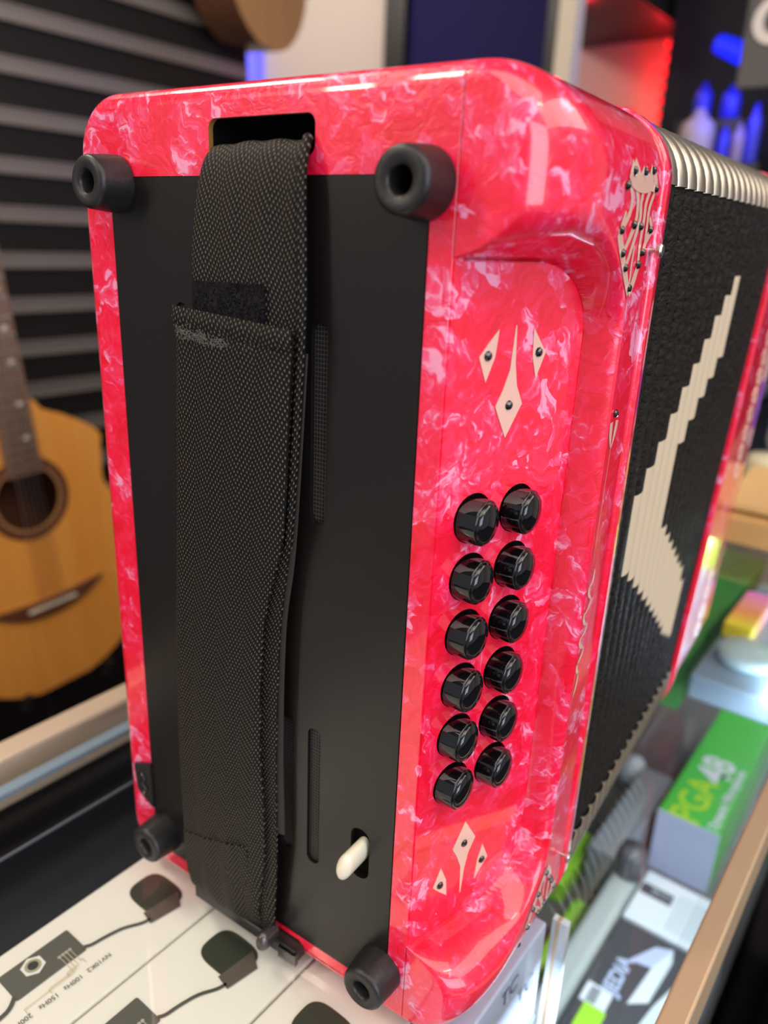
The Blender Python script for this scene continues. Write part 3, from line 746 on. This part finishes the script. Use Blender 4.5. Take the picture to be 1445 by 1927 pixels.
# buttons
A11 = radians(1)
def make_button(s, z):
    ax = Vector((cos(A11), -sin(A11), 0)); M = ax.to_track_quat('Z', 'Y').to_matrix().to_4x4()
    R_ = .0069; pr = [(R_, -.0014), (R_, .0044)]
    for k in range(1, 6): a = pi / 2 * k / 6; pr.append((R_ - .0005 * (1 - cos(a)), .0044 + .0006 * sin(a)))
    for k in range(8): u = k / 8; pr.append(((R_ - .0006) * cos(pi / 2 * u), .0050 + .0022 * sin(pi / 2 * u)))
    pr.append((.00005, .0072))
    o = MB().lathe(pr, Matrix.Translation(PN(s - .0003, z - .0004, 0)) @ M, seg=48, cap1=True).build('bass_button', GLOSSB, ac, autos=60)
    return o
for s, z in btn_sz: make_button(s, z)
# inlays with black stones
def curve_poly(pts, sub=6):
    """closed polygon; points flagged 'c' bend softly toward the edge between neighbours"""
    return pts
def dia_mid(s, z, sgn=1):
    # long spear: wide diamond with a needle tail
    P = [(s - .0055, z), (s - .0003, z - .0095 * sgn), (s + .0056, z), (s + .0026, z + .0055 * sgn), (s + .0012, z + .012 * sgn), (s + .0004, z + .0222 * sgn), (s + .0000, z + .0222 * sgn), (s - .0008, z + .010 * sgn), (s - .0030, z + .0045 * sgn)]
    return P
def inlay(poly, name='inlay'):
    return MB().prism(poly, PN, .00005, .00022).build(name, CREAM, ac)
STONE = mat('black_rhinestone', (.004, .004, .006), rough=.08, coat=1)
def stone_on(M, parent, r=.0013):
    return MB().lathe([(r * 1.15, 0), (r * 1.1, .0002), (r * .9, .0006), (r * .45, .0009), (.00003, .00095)], M, seg=9, cap1=True).build('rhinestone', STONE, parent)
Mp = NP.to_track_quat('Z', 'Y').to_matrix().to_4x4()
for sgn, zc, zl in ((1, .2248, .2390), (-1, .0695, .0565)):
    c0 = .0253 if sgn > 0 else .0240
    o = inlay(dia_mid(c0, zc, sgn)); stone_on(Matrix.Translation(PN(c0, zc, .0002)) @ Mp, o)
    q = sgn
    L_ = [(.0118, zl), (.0150, zl - .0070 * q), (.0180, zl - .0002 * q), (.0188, zl + .0072 * q), (.0150, zl + .0035 * q)]
    R_ = [(.0390, zl), (.0357, zl - .0073 * q), (.0335, zl - .0010 * q), (.0329, zl + .0072 * q), (.0360, zl + .0035 * q)]
    if sgn < 0:
        L_ = [(s - .0015, z + .0008) for s, z in L_]; R_ = [(s - .0018, z + .0000) for s, z in R_]
    o = inlay(L_); stone_on(Matrix.Translation(PN(L_[0][0] + .0033, zl + .0002, .0002)) @ Mp, o)
    o = inlay(R_); stone_on(Matrix.Translation(PN(R_[0][0] - .0031, zl + .0002, .0002)) @ Mp, o)

# fretwork ornament on the flat side, top and bottom
def side_strip(b, pts, w, off=.00018):
    """ribbon following (y, zeta) points on the cover surface"""
    n = len(pts); L = []; R_ = []
    for i, (y, z) in enumerate(pts):
        t = Vector(pts[min(i + 1, n - 1)]) - Vector(pts[max(i - 1, 0)]); t.normalize()
        ww = w[i] if isinstance(w, (list, tuple)) else w
        L.append((y - t.y * ww / 2, z + t.x * ww / 2)); R_.append((y + t.y * ww / 2, z - t.x * ww / 2))
    vs = [cover_pt(y, z, off) for y, z in L] + [cover_pt(y, z, off) for y, z in R_]
    b.add(vs, [(i, i + 1, i + 1 + n, i + n) for i in range(n - 1)])
def bez(a, c, d, n=10): return [((1 - t) ** 2 * a[0] + 2 * t * (1 - t) * c[0] + t * t * d[0], (1 - t) ** 2 * a[1] + 2 * t * (1 - t) * c[1] + t * t * d[1]) for t in [k / n for k in range(n + 1)]]
def ornament(flip):
    zf = (lambda z: z) if not flip else (lambda z: .298 - z)
    b = MB(); Y = lambda y: y / 1000.
    T = [([(45.4, 285.5), (49.4, 281.8), (49.2, 277.3), (43.9, 273.0), (42.0, 271.9)], 1.5), ([(49.4, 286.2), (54.6, 281.4), (55.4, 275.4), (51.2, 270.2), (47.9, 267.1)], 1.6),
         ([(59.3, 286.2), (57.9, 280.4), (58.9, 276.3), (55.9, 269.9), (51.8, 263.2)], 1.6), ([(65.8, 285.9), (62.4, 280.7), (62.6, 276.8), (62.0, 269.7), (62.9, 264.0)], 1.6),
         ([(69.8, 284.7), (66.2, 279.7), (66.3, 275.0), (66.7, 267.7)], 1.4), ([(42.2, 272.0), (47.7, 266.3), (57.6, 255.7)], 2.2), ([(63.6, 264.3), (60.6, 259.2), (58.0, 255.4)], 2.2),
         ([(43.8, 272.4), (48.1, 267.8), (52.3, 271.8)], 1.2), ([(57.2, 269.0), (56.7, 263.6), (57.4, 257.4)], 1.0), ([(71.9, 273.8), (67.6, 271.0), (65.2, 267.0)], 1.8),
         ([(47.8, 290.2), (45.6, 285.6)], 2.0), ([(48.2, 290.0), (54.0, 285.6), (57.8, 289.0)], 3.0), ([(57.8, 289.0), (62.3, 285.8), (65.4, 290.2)], 3.0), ([(65.4, 290.2), (69.9, 285.0)], 2.0),
         ([(46.6, 285.6), (52.0, 284.6), (59.7, 284.6), (65.0, 285.4), (69.6, 284.9)], 2.0), ([(67.4, 277.0), (70.8, 274.6)], 1.2), ([(45.6, 277.6), (43.0, 273.4)], 1.2)]
    for si_, (pts_, w_) in enumerate(T):
        K = [Vector((a, c)) for a, c in pts_]; P = [cr(K, k / 16) for k in range(17)]
        side_strip(b, [(Y(v.x), zf(v.y / 1000)) for v in P], [w_ / 1000 * (.75 + .25 * sin(pi * k / 16)) * 1.5 for k in range(17)], .00016 + .000012 * si_)
    o = b.build('fretwork_inlay', CREAM, ac)
    for y, z in ((48.4, 288), (57.8, 288.5), (65.4, 289.5), (44.1, 284), (69.4, 285), (43.8, 272.8), (54, 274.5), (60, 274.3), (69.6, 273.7), (47.3, 266.9), (65.2, 267.3), (51.3, 263), (62.7, 263.8), (57.4, 257.3)):
        ze = zf(z / 1000); X, Z, nx, nz = outline(ze); p = cover_pt(y / 1000, ze, .0002)
        stone_on(Matrix.Translation(p) @ Vector((nx, 0, nz)).to_track_quat('Z', 'Y').to_matrix().to_4x4(), o, .0011)
    return o
ornament(False); ornament(True)
# small heart motif and scroll lettering band in the middle of the side
b = MB()
for sgn in (-1, 1):
    side_strip(b, [(y / 1000, z / 1000) for y, z in bez((62, 208), (62 + sgn * 2.2, 212), (62 + sgn * 2.6, 217))], [.0004 + .0022 * min(k / 6, 1) for k in range(11)])
for dz in (0,):
    side_strip(b, [(.0620, .209), (.0610, .170)], .0003)
hm = b.build('heart_inlay', CREAM, ac)
stone_on(Matrix.Translation(cover_pt(.0620, .2195, .0002)) @ Vector((1, 0, 0)).to_track_quat('Z', 'Y').to_matrix().to_4x4(), hm, .0011)
b = MB()
for y0, z0, y1, z1, bend in ((62, 166, 60, 160, 2), (60, 161, 62.5, 155, -3), (62.5, 155, 58, 150, 3), (58, 151, 62, 145, -3), (62, 146, 57.5, 141, 3), (57.5, 142, 62, 136, -3.4), (62, 137, 57.5, 131, 3), (58, 132, 61, 126, -2.4), (60, 127, 58, 118, 1.5)):
    side_strip(b, [(y / 1000 + .0015, z / 1000) for y, z in bez((y0, z0), ((y0 + y1) / 2 + bend * 1.2, (z0 + z1) / 2), (y1, z1))], [.0006 + .0012 * sin(pi * k / 10) for k in range(11)])
b.build('scroll_inlay', CREAM, ac)
# bellows pins (short brass-nickel screws) near the top and bottom of the side
for ze in (.2680, .0375):
    X, Z, nx, nz = outline(ze); p = cover_pt(.0735, ze)
    M = Matrix.Translation(p) @ Vector((nx, 0, nz)).to_track_quat('Z', 'Y').to_matrix().to_4x4()
    MB().lathe([(.0007, 0), (.0007, .0022), (.0019, .0022), (.0021, .0026), (.0021, .0034), (.0016, .0039), (.00005, .0040)], M, seg=20, cap1=True).build('bellows_pin', STEEL, ac, autos=40)

# --- frame ring where the bellows join
def ring_pts(off, y, xr=XR):
    """full outline of the box, all four corners rounded"""
    out = []
    for (cx, cz, r, a0) in ((XR - RB, RB, RB, -90), (XR - RT, ZT - RT, RT, 0), (XL + .019, ZT - .019, .019, 90), (XL + .019, .019, .019, 180)):
        for k in range(13): a = radians(a0 + 90 * k / 12); out.append((cx + (r + off) * cos(a), y, cz + (r + off) * sin(a)))
    return out
def ring_obj(name, prof, m_, parent, T=None, cap=False):
    vs = []; n = 52
    for off, y in prof: vs += [Vector(p) for p in ring_pts(off, y)]
    if T is not None: vs = [T @ v for v in vs]
    fs = []
    for i in range(len(prof) - 1): fs += [(i * n + k, i * n + (k + 1) % n, (i + 1) * n + (k + 1) % n, (i + 1) * n + k) for k in range(n)]
    if cap: fs += [tuple(range(n)), tuple(reversed(range((len(prof) - 1) * n, len(prof) * n)))]
    return MB().add(vs, fs).build(name, m_, parent, autos=50)
ring_obj('bellows_frame', [(-.001, .0760), (.0000, .0765), (.0007, .0771), (.0007, .0835), (.0002, .0842), (-.004, .0842)], PEARL, ac)

# --- treble box, leaning open behind the bellows
TILT = radians(16.2)
TB = Matrix.Translation((0, .2275, .0145)) @ Matrix.Rotation(-TILT, 4, 'X')
TBZ = Matrix.Translation((0, .2275, .0145)) @ Matrix.Rotation(-TILT, 4, 'X')
def treble_rings():
    # the lower end is cut level with the counter, so its rings rise with depth
    vs = []; n = 52; prof = [(-.006, .0), (.0005, .0), (.0010, .0008), (.0010, .007), (-.0004, .008), (-.0004, .030), (-.0004, .060), (-.0008, .085), (-.004, .094), (-.012, .096)]
    for off, y in prof:
        for x, _, z in ring_pts(off, y): vs.append(TBZ @ Vector((x, y, z + (y * .30 + max(0, y - .02) * .12) * (1 - z / ZT))))
    fs = []
    for i in range(len(prof) - 1): fs += [(i * n + k, i * n + (k + 1) % n, (i + 1) * n + (k + 1) % n, (i + 1) * n + k) for k in range(n)]
    fs += [tuple(range(n)), tuple(reversed(range((len(prof) - 1) * n, len(prof) * n)))]
    return MB().add(vs, fs).build('treble_box', PEARL, ac, autos=50)
tb = treble_rings()
for z in [.050 + .0115 * k for k in range(4)] + [.150 + .0115 * k for k in range(9)]:
    b = MB()
    for q in range(6):
        a = 2 * pi * q / 6; y = .052 + .0060 * cos(a); zz = z + .0036 * sin(a)
        M = TBZ @ Matrix.Translation((XR - .0003, y, zz)) @ Matrix.Rotation(pi / 2, 4, 'Y'); b.lathe([(.0024, 0), (.0022, .0003), (.0001, .0004)], M, seg=8)
    b.build('rosette_inlay', CREAM, tb)

# --- bellows
NF = 18
def fold_frame(t):
    """matrix-free map of an outline point at travel t"""
    def f(off, k_pts):
        out = []
        for (x, _, z) in ring_pts(off - .0012, 0):
            a = Vector((x, .0842, z)); bpt = TBZ @ Vector((x, 0, z)); out.append(a.lerp(bpt, t))
        return out
    return f
# finer outline for the bellows side so the cream figure can step
ZLOW = [67, 73, 77, 85, 92, 99, 106, 113, 120, 127, 134, 141, 147, 154]
cream = {2: [(147, 180)], 3: [(141, 188)], 4: [(134, 196)], 5: [(127, 205)], 6: [(120, 214)], 7: [(113, 150), (188, 222)], 8: [(106, 143), (196, 231)],
         9: [(99, 136), (204, 240)], 10: [(92, 129), (211, 248)], 11: [(85, 122), (219, 256)], 12: [(77, 115)], 13: [(72, 109)], 14: [(67, 98)]}
def bell_outline(cuts):
    """outline with extra points on the right flat side at the given heights (m)"""
    out = []
    ro = -.0012
    for idx, (cx, cz, r, a0) in enumerate(((XR - RB, RB, RB, -90), (XR - RT, ZT - RT, RT, 0), (XL + .019, ZT - .019, .019, 90), (XL + .019, .019, .019, 180))):
        for k in range(13): a = radians(a0 + 90 * k / 12); out.append((cx, cz, r, cos(a), sin(a)))
        if idx == 0:
            for z in sorted(cuts): out.append((XR, z, 0, 1, 0))
    return out
b = MB()
for fi in range(NF):
    rng = cream.get(fi, [])
    cuts = set([.035 + .012 * k for k in range(21)])
    for a, c in rng: cuts |= {a / 1000, c / 1000}
    cuts = [z for z in cuts if RB < z < ZT - RT]; cuts = sorted(cuts)
    pts = bell_outline(cuts); n = len(pts)
    prof = [(0, -.0016), (.06, -.0004), (.25, .0002), (.5, .0004), (.75, .0002), (.94, -.0004), (1, -.0016)]
    vs = []
    for u, off in prof:
        t = (fi + u) / NF
        for (cx, cz, r, ca, sa) in pts:
            x = cx + (r - .0012 + off) * ca; z = cz + (r - .0012 + off) * sa
            vs.append(Vector((x, .0842, z)).lerp(TBZ @ Vector((x, 0, z)), t))
    base_i = len(b.v)
    for i in range(len(prof) - 1):
        for k in range(n):
            k2 = (k + 1) % n
            mi = 0
            if 12 <= k < 12 + len(cuts) + 1 and pts[k][2] == 0 and pts[k2][2] == 0:
                zc = (pts[k][1] + pts[k2][1]) / 2 * 1000
                if any(a < zc < c for a, c in rng): mi = 1
            b.add([], [], 0); b.f.append((base_i + i * n + k, base_i + i * n + k2, base_i + (i + 1) * n + k2, base_i + (i + 1) * n + k)); b.m.append(mi)
    b.v += vs
bellows = b.build('bellows', [LEATHER, BLCREAM], ac, autos=28)
# metal corners, one clip per fold, top and bottom of the visible side
def corner_clip(fi, ci, m_):
    cx, cz, r, a0 = ((XR - RB, RB, RB, -90), (XR - RT, ZT - RT, RT, 0))[ci]
    ext = .008
    path = []
    if ci == 1:
        path = [(XR, ZT - RT - .0005 + .0 , 1, 0, 0)] ; path = [(XR, cz - .0 + .0, 1, 0, 0)]
    arc = [(cx, cz, cos(radians(a0 + 90 * k / 12)), sin(radians(a0 + 90 * k / 12)), r) for k in range(13)]
    if ci == 1: arc = [(XR, .2875, 1, 0, 0)] + [a for a in arc if (a[1] + a[4] * a[3]) > .2877] + [(cx - ext, ZT, 0, 1, 0)]
    else: arc = [(cx - ext, 0, 0, -1, 0)] + arc + [(XR, .0340, 1, 0, 0)]
    prof = [(.03, -.0008), (.10, .0005), (.30, .0010), (.5, .0012), (.70, .0010), (.90, .0005), (.97, -.0008)]
    vs = []; n = len(arc)
    for u, off in prof:
        t = (fi + u) / NF
        for (ax, az, ca, sa, rr) in arc:
            x = ax + (rr - .0012 + off) * ca; z = az + (rr - .0012 + off) * sa
            vs.append(Vector((x, .0842, z)).lerp(TBZ @ Vector((x, 0, z)), t))
    fs = [(i * n + k, i * n + k + 1, (i + 1) * n + k + 1, (i + 1) * n + k) for i in range(len(prof) - 1) for k in range(n - 1)]
    return MB().add(vs, fs).build('metal_corner', m_, bellows, smooth=True)
for fi in range(NF):
    corner_clip(fi, 1, GOLDCH); corner_clip(fi, 0, GOLDCH)

# --- black back plate with slots
slots = [rrect(-.0372, -.0312, .1835, .2450, .0029, 5), rrect(-.0372, -.0314, .0505, .1085, .0028, 5), rrect(-.0500, -.0442, .0505, .1080, .0028, 5), rrect(-.0945, -.0888, .1650, .2460, .0028, 5)]
lever_hole = rrect(-.0175, -.0095, .0560, .0770, .0039, 6)
b = MB(); outer = rrect(PX0 + .0002, PX1 - .0002, PZ0 + .0002, PZ1 - .0002, .001, 3)
vs, fs = fill_poly(outer, slots + [lever_hole], FXZ, -.0004); b.add(vs, fs)
for lp in [outer] + slots + [lever_hole]:
    k_ = len(lp); b.add([(x, -.0004, z) for x, z in lp] + [(x, .0025, z) for x, z in lp], [(i, i + k_, (i + 1) % k_ + k_, (i + 1) % k_) for i in range(k_)])
plate = b.build('back_plate', BLACKP, ac)
for lp in slots: MB().add([(x, .0012, z) for x, z in lp], [tuple(range(len(lp)))]).build('grille_cloth', MESHM, plate)
MB().add([(x, .0022, z) for x, z in lever_hole], [tuple(range(len(lever_hole)))]).build('lever_well', VOID, plate)
# ivory air lever
M = Matrix.Translation((-.0140, .002, .0665)) @ Matrix.Rotation(pi / 2, 4, 'X') @ Matrix.Rotation(radians(-14), 4, 'Z') @ Matrix.Diagonal((.62, 1.28, 1, 1))
pr = [(.0046, 0), (.0047, .010)] + [(.0047 * cos(pi / 2 * k / 8), .010 + .0030 * sin(pi / 2 * k / 8)) for k in range(1, 8)] + [(.0001, .013)]
lv_ = MB().lathe(pr, M, seg=32, cap1=True).build('air_lever', IVORY, ac, smooth=True)
# badge at the left rim
bp_ = [(-.1335, .0485), (-.1226, .0530), (-.1226, .0305), (-.1275, .0330), (-.1322, .0360)]
bd = MB().prism(bp_, FXZ, -.0016, .0030).build('strap_bracket', RUBBER, ac)
MB().tube([(-.1290, -.0018, .0460), (-.1262, -.0020, .0445), (-.1285, -.0020, .0415), (-.1255, -.0020, .0395), (-.1275, -.0018, .0365)], .0009, seg=8).build('embossed_mark', GLOSSB, bd, smooth=True)
# rubber feet
def foot(x, z):
    M = Matrix.Translation((x, -.0003, z)) @ Matrix.Rotation(pi / 2, 4, 'X')
    pr = [(.0089, 0), (.0087, .004), (.0081, .0098)]
    for k in range(1, 7): a = pi / 2 * k / 6; pr.append((.0081 - .0016 * (1 - cos(a)), .0098 + .0019 * sin(a)))
    pr += [(.0042, .0117), (.0036, .0113), (.0033, .0104), (.0030, .0030), (.0001, .0030)]
    f = MB().lathe(pr, M, seg=48).build('rubber_foot', RUBBER, ac, autos=50)
    MB().lathe([(.0029, .0033), (.0026, .0042), (.0001, .0044)], M, seg=24).build('foot_screw', mat('dark_screw', (.05, .05, .05), rough=.4, metal=1), f, smooth=True)
foot(-.0018, .2812); foot(-.1200, .2812); foot(-.1165, .0205); foot(-.0030, .0208)

# --- hand strap: webbing ribbons given by their left and right edges
def ribbon_obj(name, Ls, Rs, th, m_, parent, nu=24, nv=120, bulge=.0008, v0=0.0, wave=0.0, u0=0.0):
    Ls = [Vector(p) / 1000 for p in Ls]; Rs = [Vector(p) / 1000 for p in Rs]
    V = []; UV = []; F = []; acc = v0; prev = None
    rows = []
    for i in range(nv + 1):
        t = i / nv; a = cr(Ls, t); c = cr(Rs, t); mid = (a + c) / 2
        if prev is not None: acc += (mid - prev).length * 1000
        prev = mid; rows.append((a, c, acc))
    for side in (0, 1):
        for i, (a, c, ac_) in enumerate(rows):
            i0, i1 = max(i - 1, 0), min(i + 1, nv)
            tv = ((rows[i1][0] + rows[i1][1]) - (rows[i0][0] + rows[i0][1])).normalized(); w = (c - a); nrm = tv.cross(w).normalized()
            if nrm.y > 0: nrm = -nrm
            for j in range(nu + 1):
                u = j / nu; rib = .00022 * sin(u * w.length * 1000 * 2 * pi / 11.5) + wave * sin(u * 2.2 * pi + i * .03)
                e = bulge * (1 - (2 * u - 1) ** 2) + rib
                rd = th / 2 * (1 - max(0, abs(2 * u - 1) - .95) / .05 * .6)
                p = a + w * u + nrm * (e + (rd if side == 0 else -rd)); V.append(p); UV.append((u0 + u * w.length * 1000, ac_))
    N = (nu + 1) * (nv + 1)
    for i in range(nv):
        for j in range(nu):
            q = i * (nu + 1) + j
            F.append((q, q + nu + 1, q + nu + 2, q + 1)); F.append((N + q, N + q + 1, N + q + nu + 2, N + q + nu + 1))
        for j in (0, nu):
            q = i * (nu + 1) + j; F.append((q, N + q, N + q + nu + 1, q + nu + 1) if j else (q, q + nu + 1, N + q + nu + 1, N + q))
    for i in (0, nv):
        for j in range(nu):
            q = i * (nu + 1) + j; F.append((q, q + 1, N + q + 1, N + q) if i == 0 else (q, N + q, N + q + 1, q + 1))
    return mesh_obj(name, V, F, m_, parent, uvs=UV, autos=50)
strap = ribbon_obj('hand_strap',
    [(-76, 8, 289.8), (-76, -.2, 290.2), (-76.2, -5, 282), (-77, -8, 262), (-76, -9, 245), (-78, -9, 215), (-80, -9, 171), (-86, -9, 130), (-89, -9, 82), (-90, -8, 30), (-92, -4, 10), (-92, 3, 6)],
    [(-38.5, 8, 290.5), (-38.5, -.2, 291), (-37.5, -4, 283), (-36.5, -5, 262), (-36, -5.5, 245), (-37.5, -6, 215), (-40.5, -6, 176), (-44.8, -6, 144), (-46.7, -6, 98), (-47, -5.5, 50), (-50, -4, 12), (-50, 3, 6)],
    .0016, WEB, ac, nv=160)
bind = ribbon_obj('bound_edge', [(-40, -1, 292), (-39, -5, 284), (-38, -6, 262), (-37.6, -6.4, 245), (-39, -7, 215), (-42, -7, 176)],
    [(-37.8, 0, 293), (-36.7, -3.5, 284), (-35.7, -4.4, 262), (-35.2, -5, 245), (-36.7, -5.4, 215), (-39.8, -5.6, 176)], .0024, WEB, strap, nu=8, nv=70, bulge=.0006, u0=3)
ribbon_obj('inner_lining', [(-60, -3, 236), (-62, -4, 176), (-66, -4, 140), (-68, -4, 98), (-66, -4, 62)], [(-36, -3.6, 236), (-40, -4, 176), (-44.2, -4, 144), (-45.6, -4, 98), (-45, -4, 60)], .0018, mat('lining_brown', (.035, .026, .02), rough=.8), strap, nu=8, nv=60)
FL = [(-81, -12, 246), (-80.5, -12.5, 234), (-82, -13, 205), (-83.5, -13.5, 173), (-86.5, -13.5, 133.5), (-89, -13, 85), (-91, -11, 36), (-93, -8, 16), (-94, -3, 7)]
FRR = [(-36.5, -9, 242.5), (-36.8, -9.5, 238), (-38.4, -9.5, 211), (-40.5, -9.5, 180), (-48.6, -9.5, 146), (-51, -9.5, 100), (-50.5, -8.5, 56), (-55, -7, 20), (-55, -3, 9)]
flap = ribbon_obj('strap_flap', FL, FRR, .0020, WEB, ac, nv=160, bulge=.0016, v0=3, u0=2.0)
# folded hem, fuzz and lint
hem = ribbon_obj('folded_hem', [(-80.8, -13.2, 246.5), (-80.6, -13.8, 243.5), (-80.4, -13.4, 240.5)], [(-36.3, -10.2, 243), (-36.2, -10.8, 240.2), (-36.4, -10.6, 237.6)], .0016, WEB, flap, nv=10)
ribbon_obj('velcro_patch', [(-74.8, -10.4, 254), (-74.8, -10.6, 249), (-75, -10.6, 243)], [(-48, -8.4, 254.5), (-47.6, -8.6, 249), (-48, -8.6, 243)], .0016, VELCRO, strap, nv=30)
rnd = random.Random(3); b = MB()
for k in range(420):
    u = rnd.random(); z = 239.2 - u * 3.2 + rnd.gauss(0, .9); x = -77 + 27 * u + rnd.gauss(0, .4); y = -15.6 + 3.4 * u
    a = rnd.uniform(0, 2 * pi); l = rnd.uniform(.5, 1.5)
    P = [Vector((x, y + rnd.uniform(-.3, .4), z)) / 1000, Vector((x + cos(a) * l * .6, y - rnd.uniform(0, .6), z + sin(a) * l * .4)) / 1000, Vector((x + cos(a) * l, y + rnd.uniform(-.4, .3), z + sin(a) * l * .9)) / 1000]
    b.tube(P, .00005, seg=4, caps=False)
tag(b.build('lint_fuzz', LINT, flap), kind='stuff')
# sewn end block with crossed stitching
ribbon_obj('sewn_end', [(-90.0, -12.6, 44), (-91, -11.6, 34), (-92.6, -9.6, 20)], [(-57, -11.2, 53), (-57.5, -10.4, 42), (-58.5, -8.6, 23)], .0010, WEB, flap, nv=30, u0=4, v0=1)
# bracket in the bottom slot with adjuster wheel and knob
br = MB().box(-.0945, -.0385, -.0050, .0020, .0012, .0070, bev=.001).build('strap_anchor', RUBBER, ac)
b = MB()
for k in range(9): b.box(-.0465 + .0010 * k, -.0460 + .0010 * k, -.0062, -.0040, .0014, .0068)
b.build('ribbed_edge', GLOSSB, br)
M = Matrix.Translation((-.0515, -.0045, .0085)) @ Matrix.Rotation(pi / 2, 4, 'X') @ Matrix.Diagonal((.62, 1, 1, 1))
kn = MB().lathe([(.0042, -.002), (.0044, .004)] + [(.0044 * cos(pi / 2 * k / 6), .004 + .0035 * sin(pi / 2 * k / 6)) for k in range(1, 6)] + [(.0001, .0075)], M, seg=28, cap1=True).build('adjuster_knob', mat('knob_gunmetal', (.10, .085, .085), rough=.25, metal=.7), ac, smooth=True)
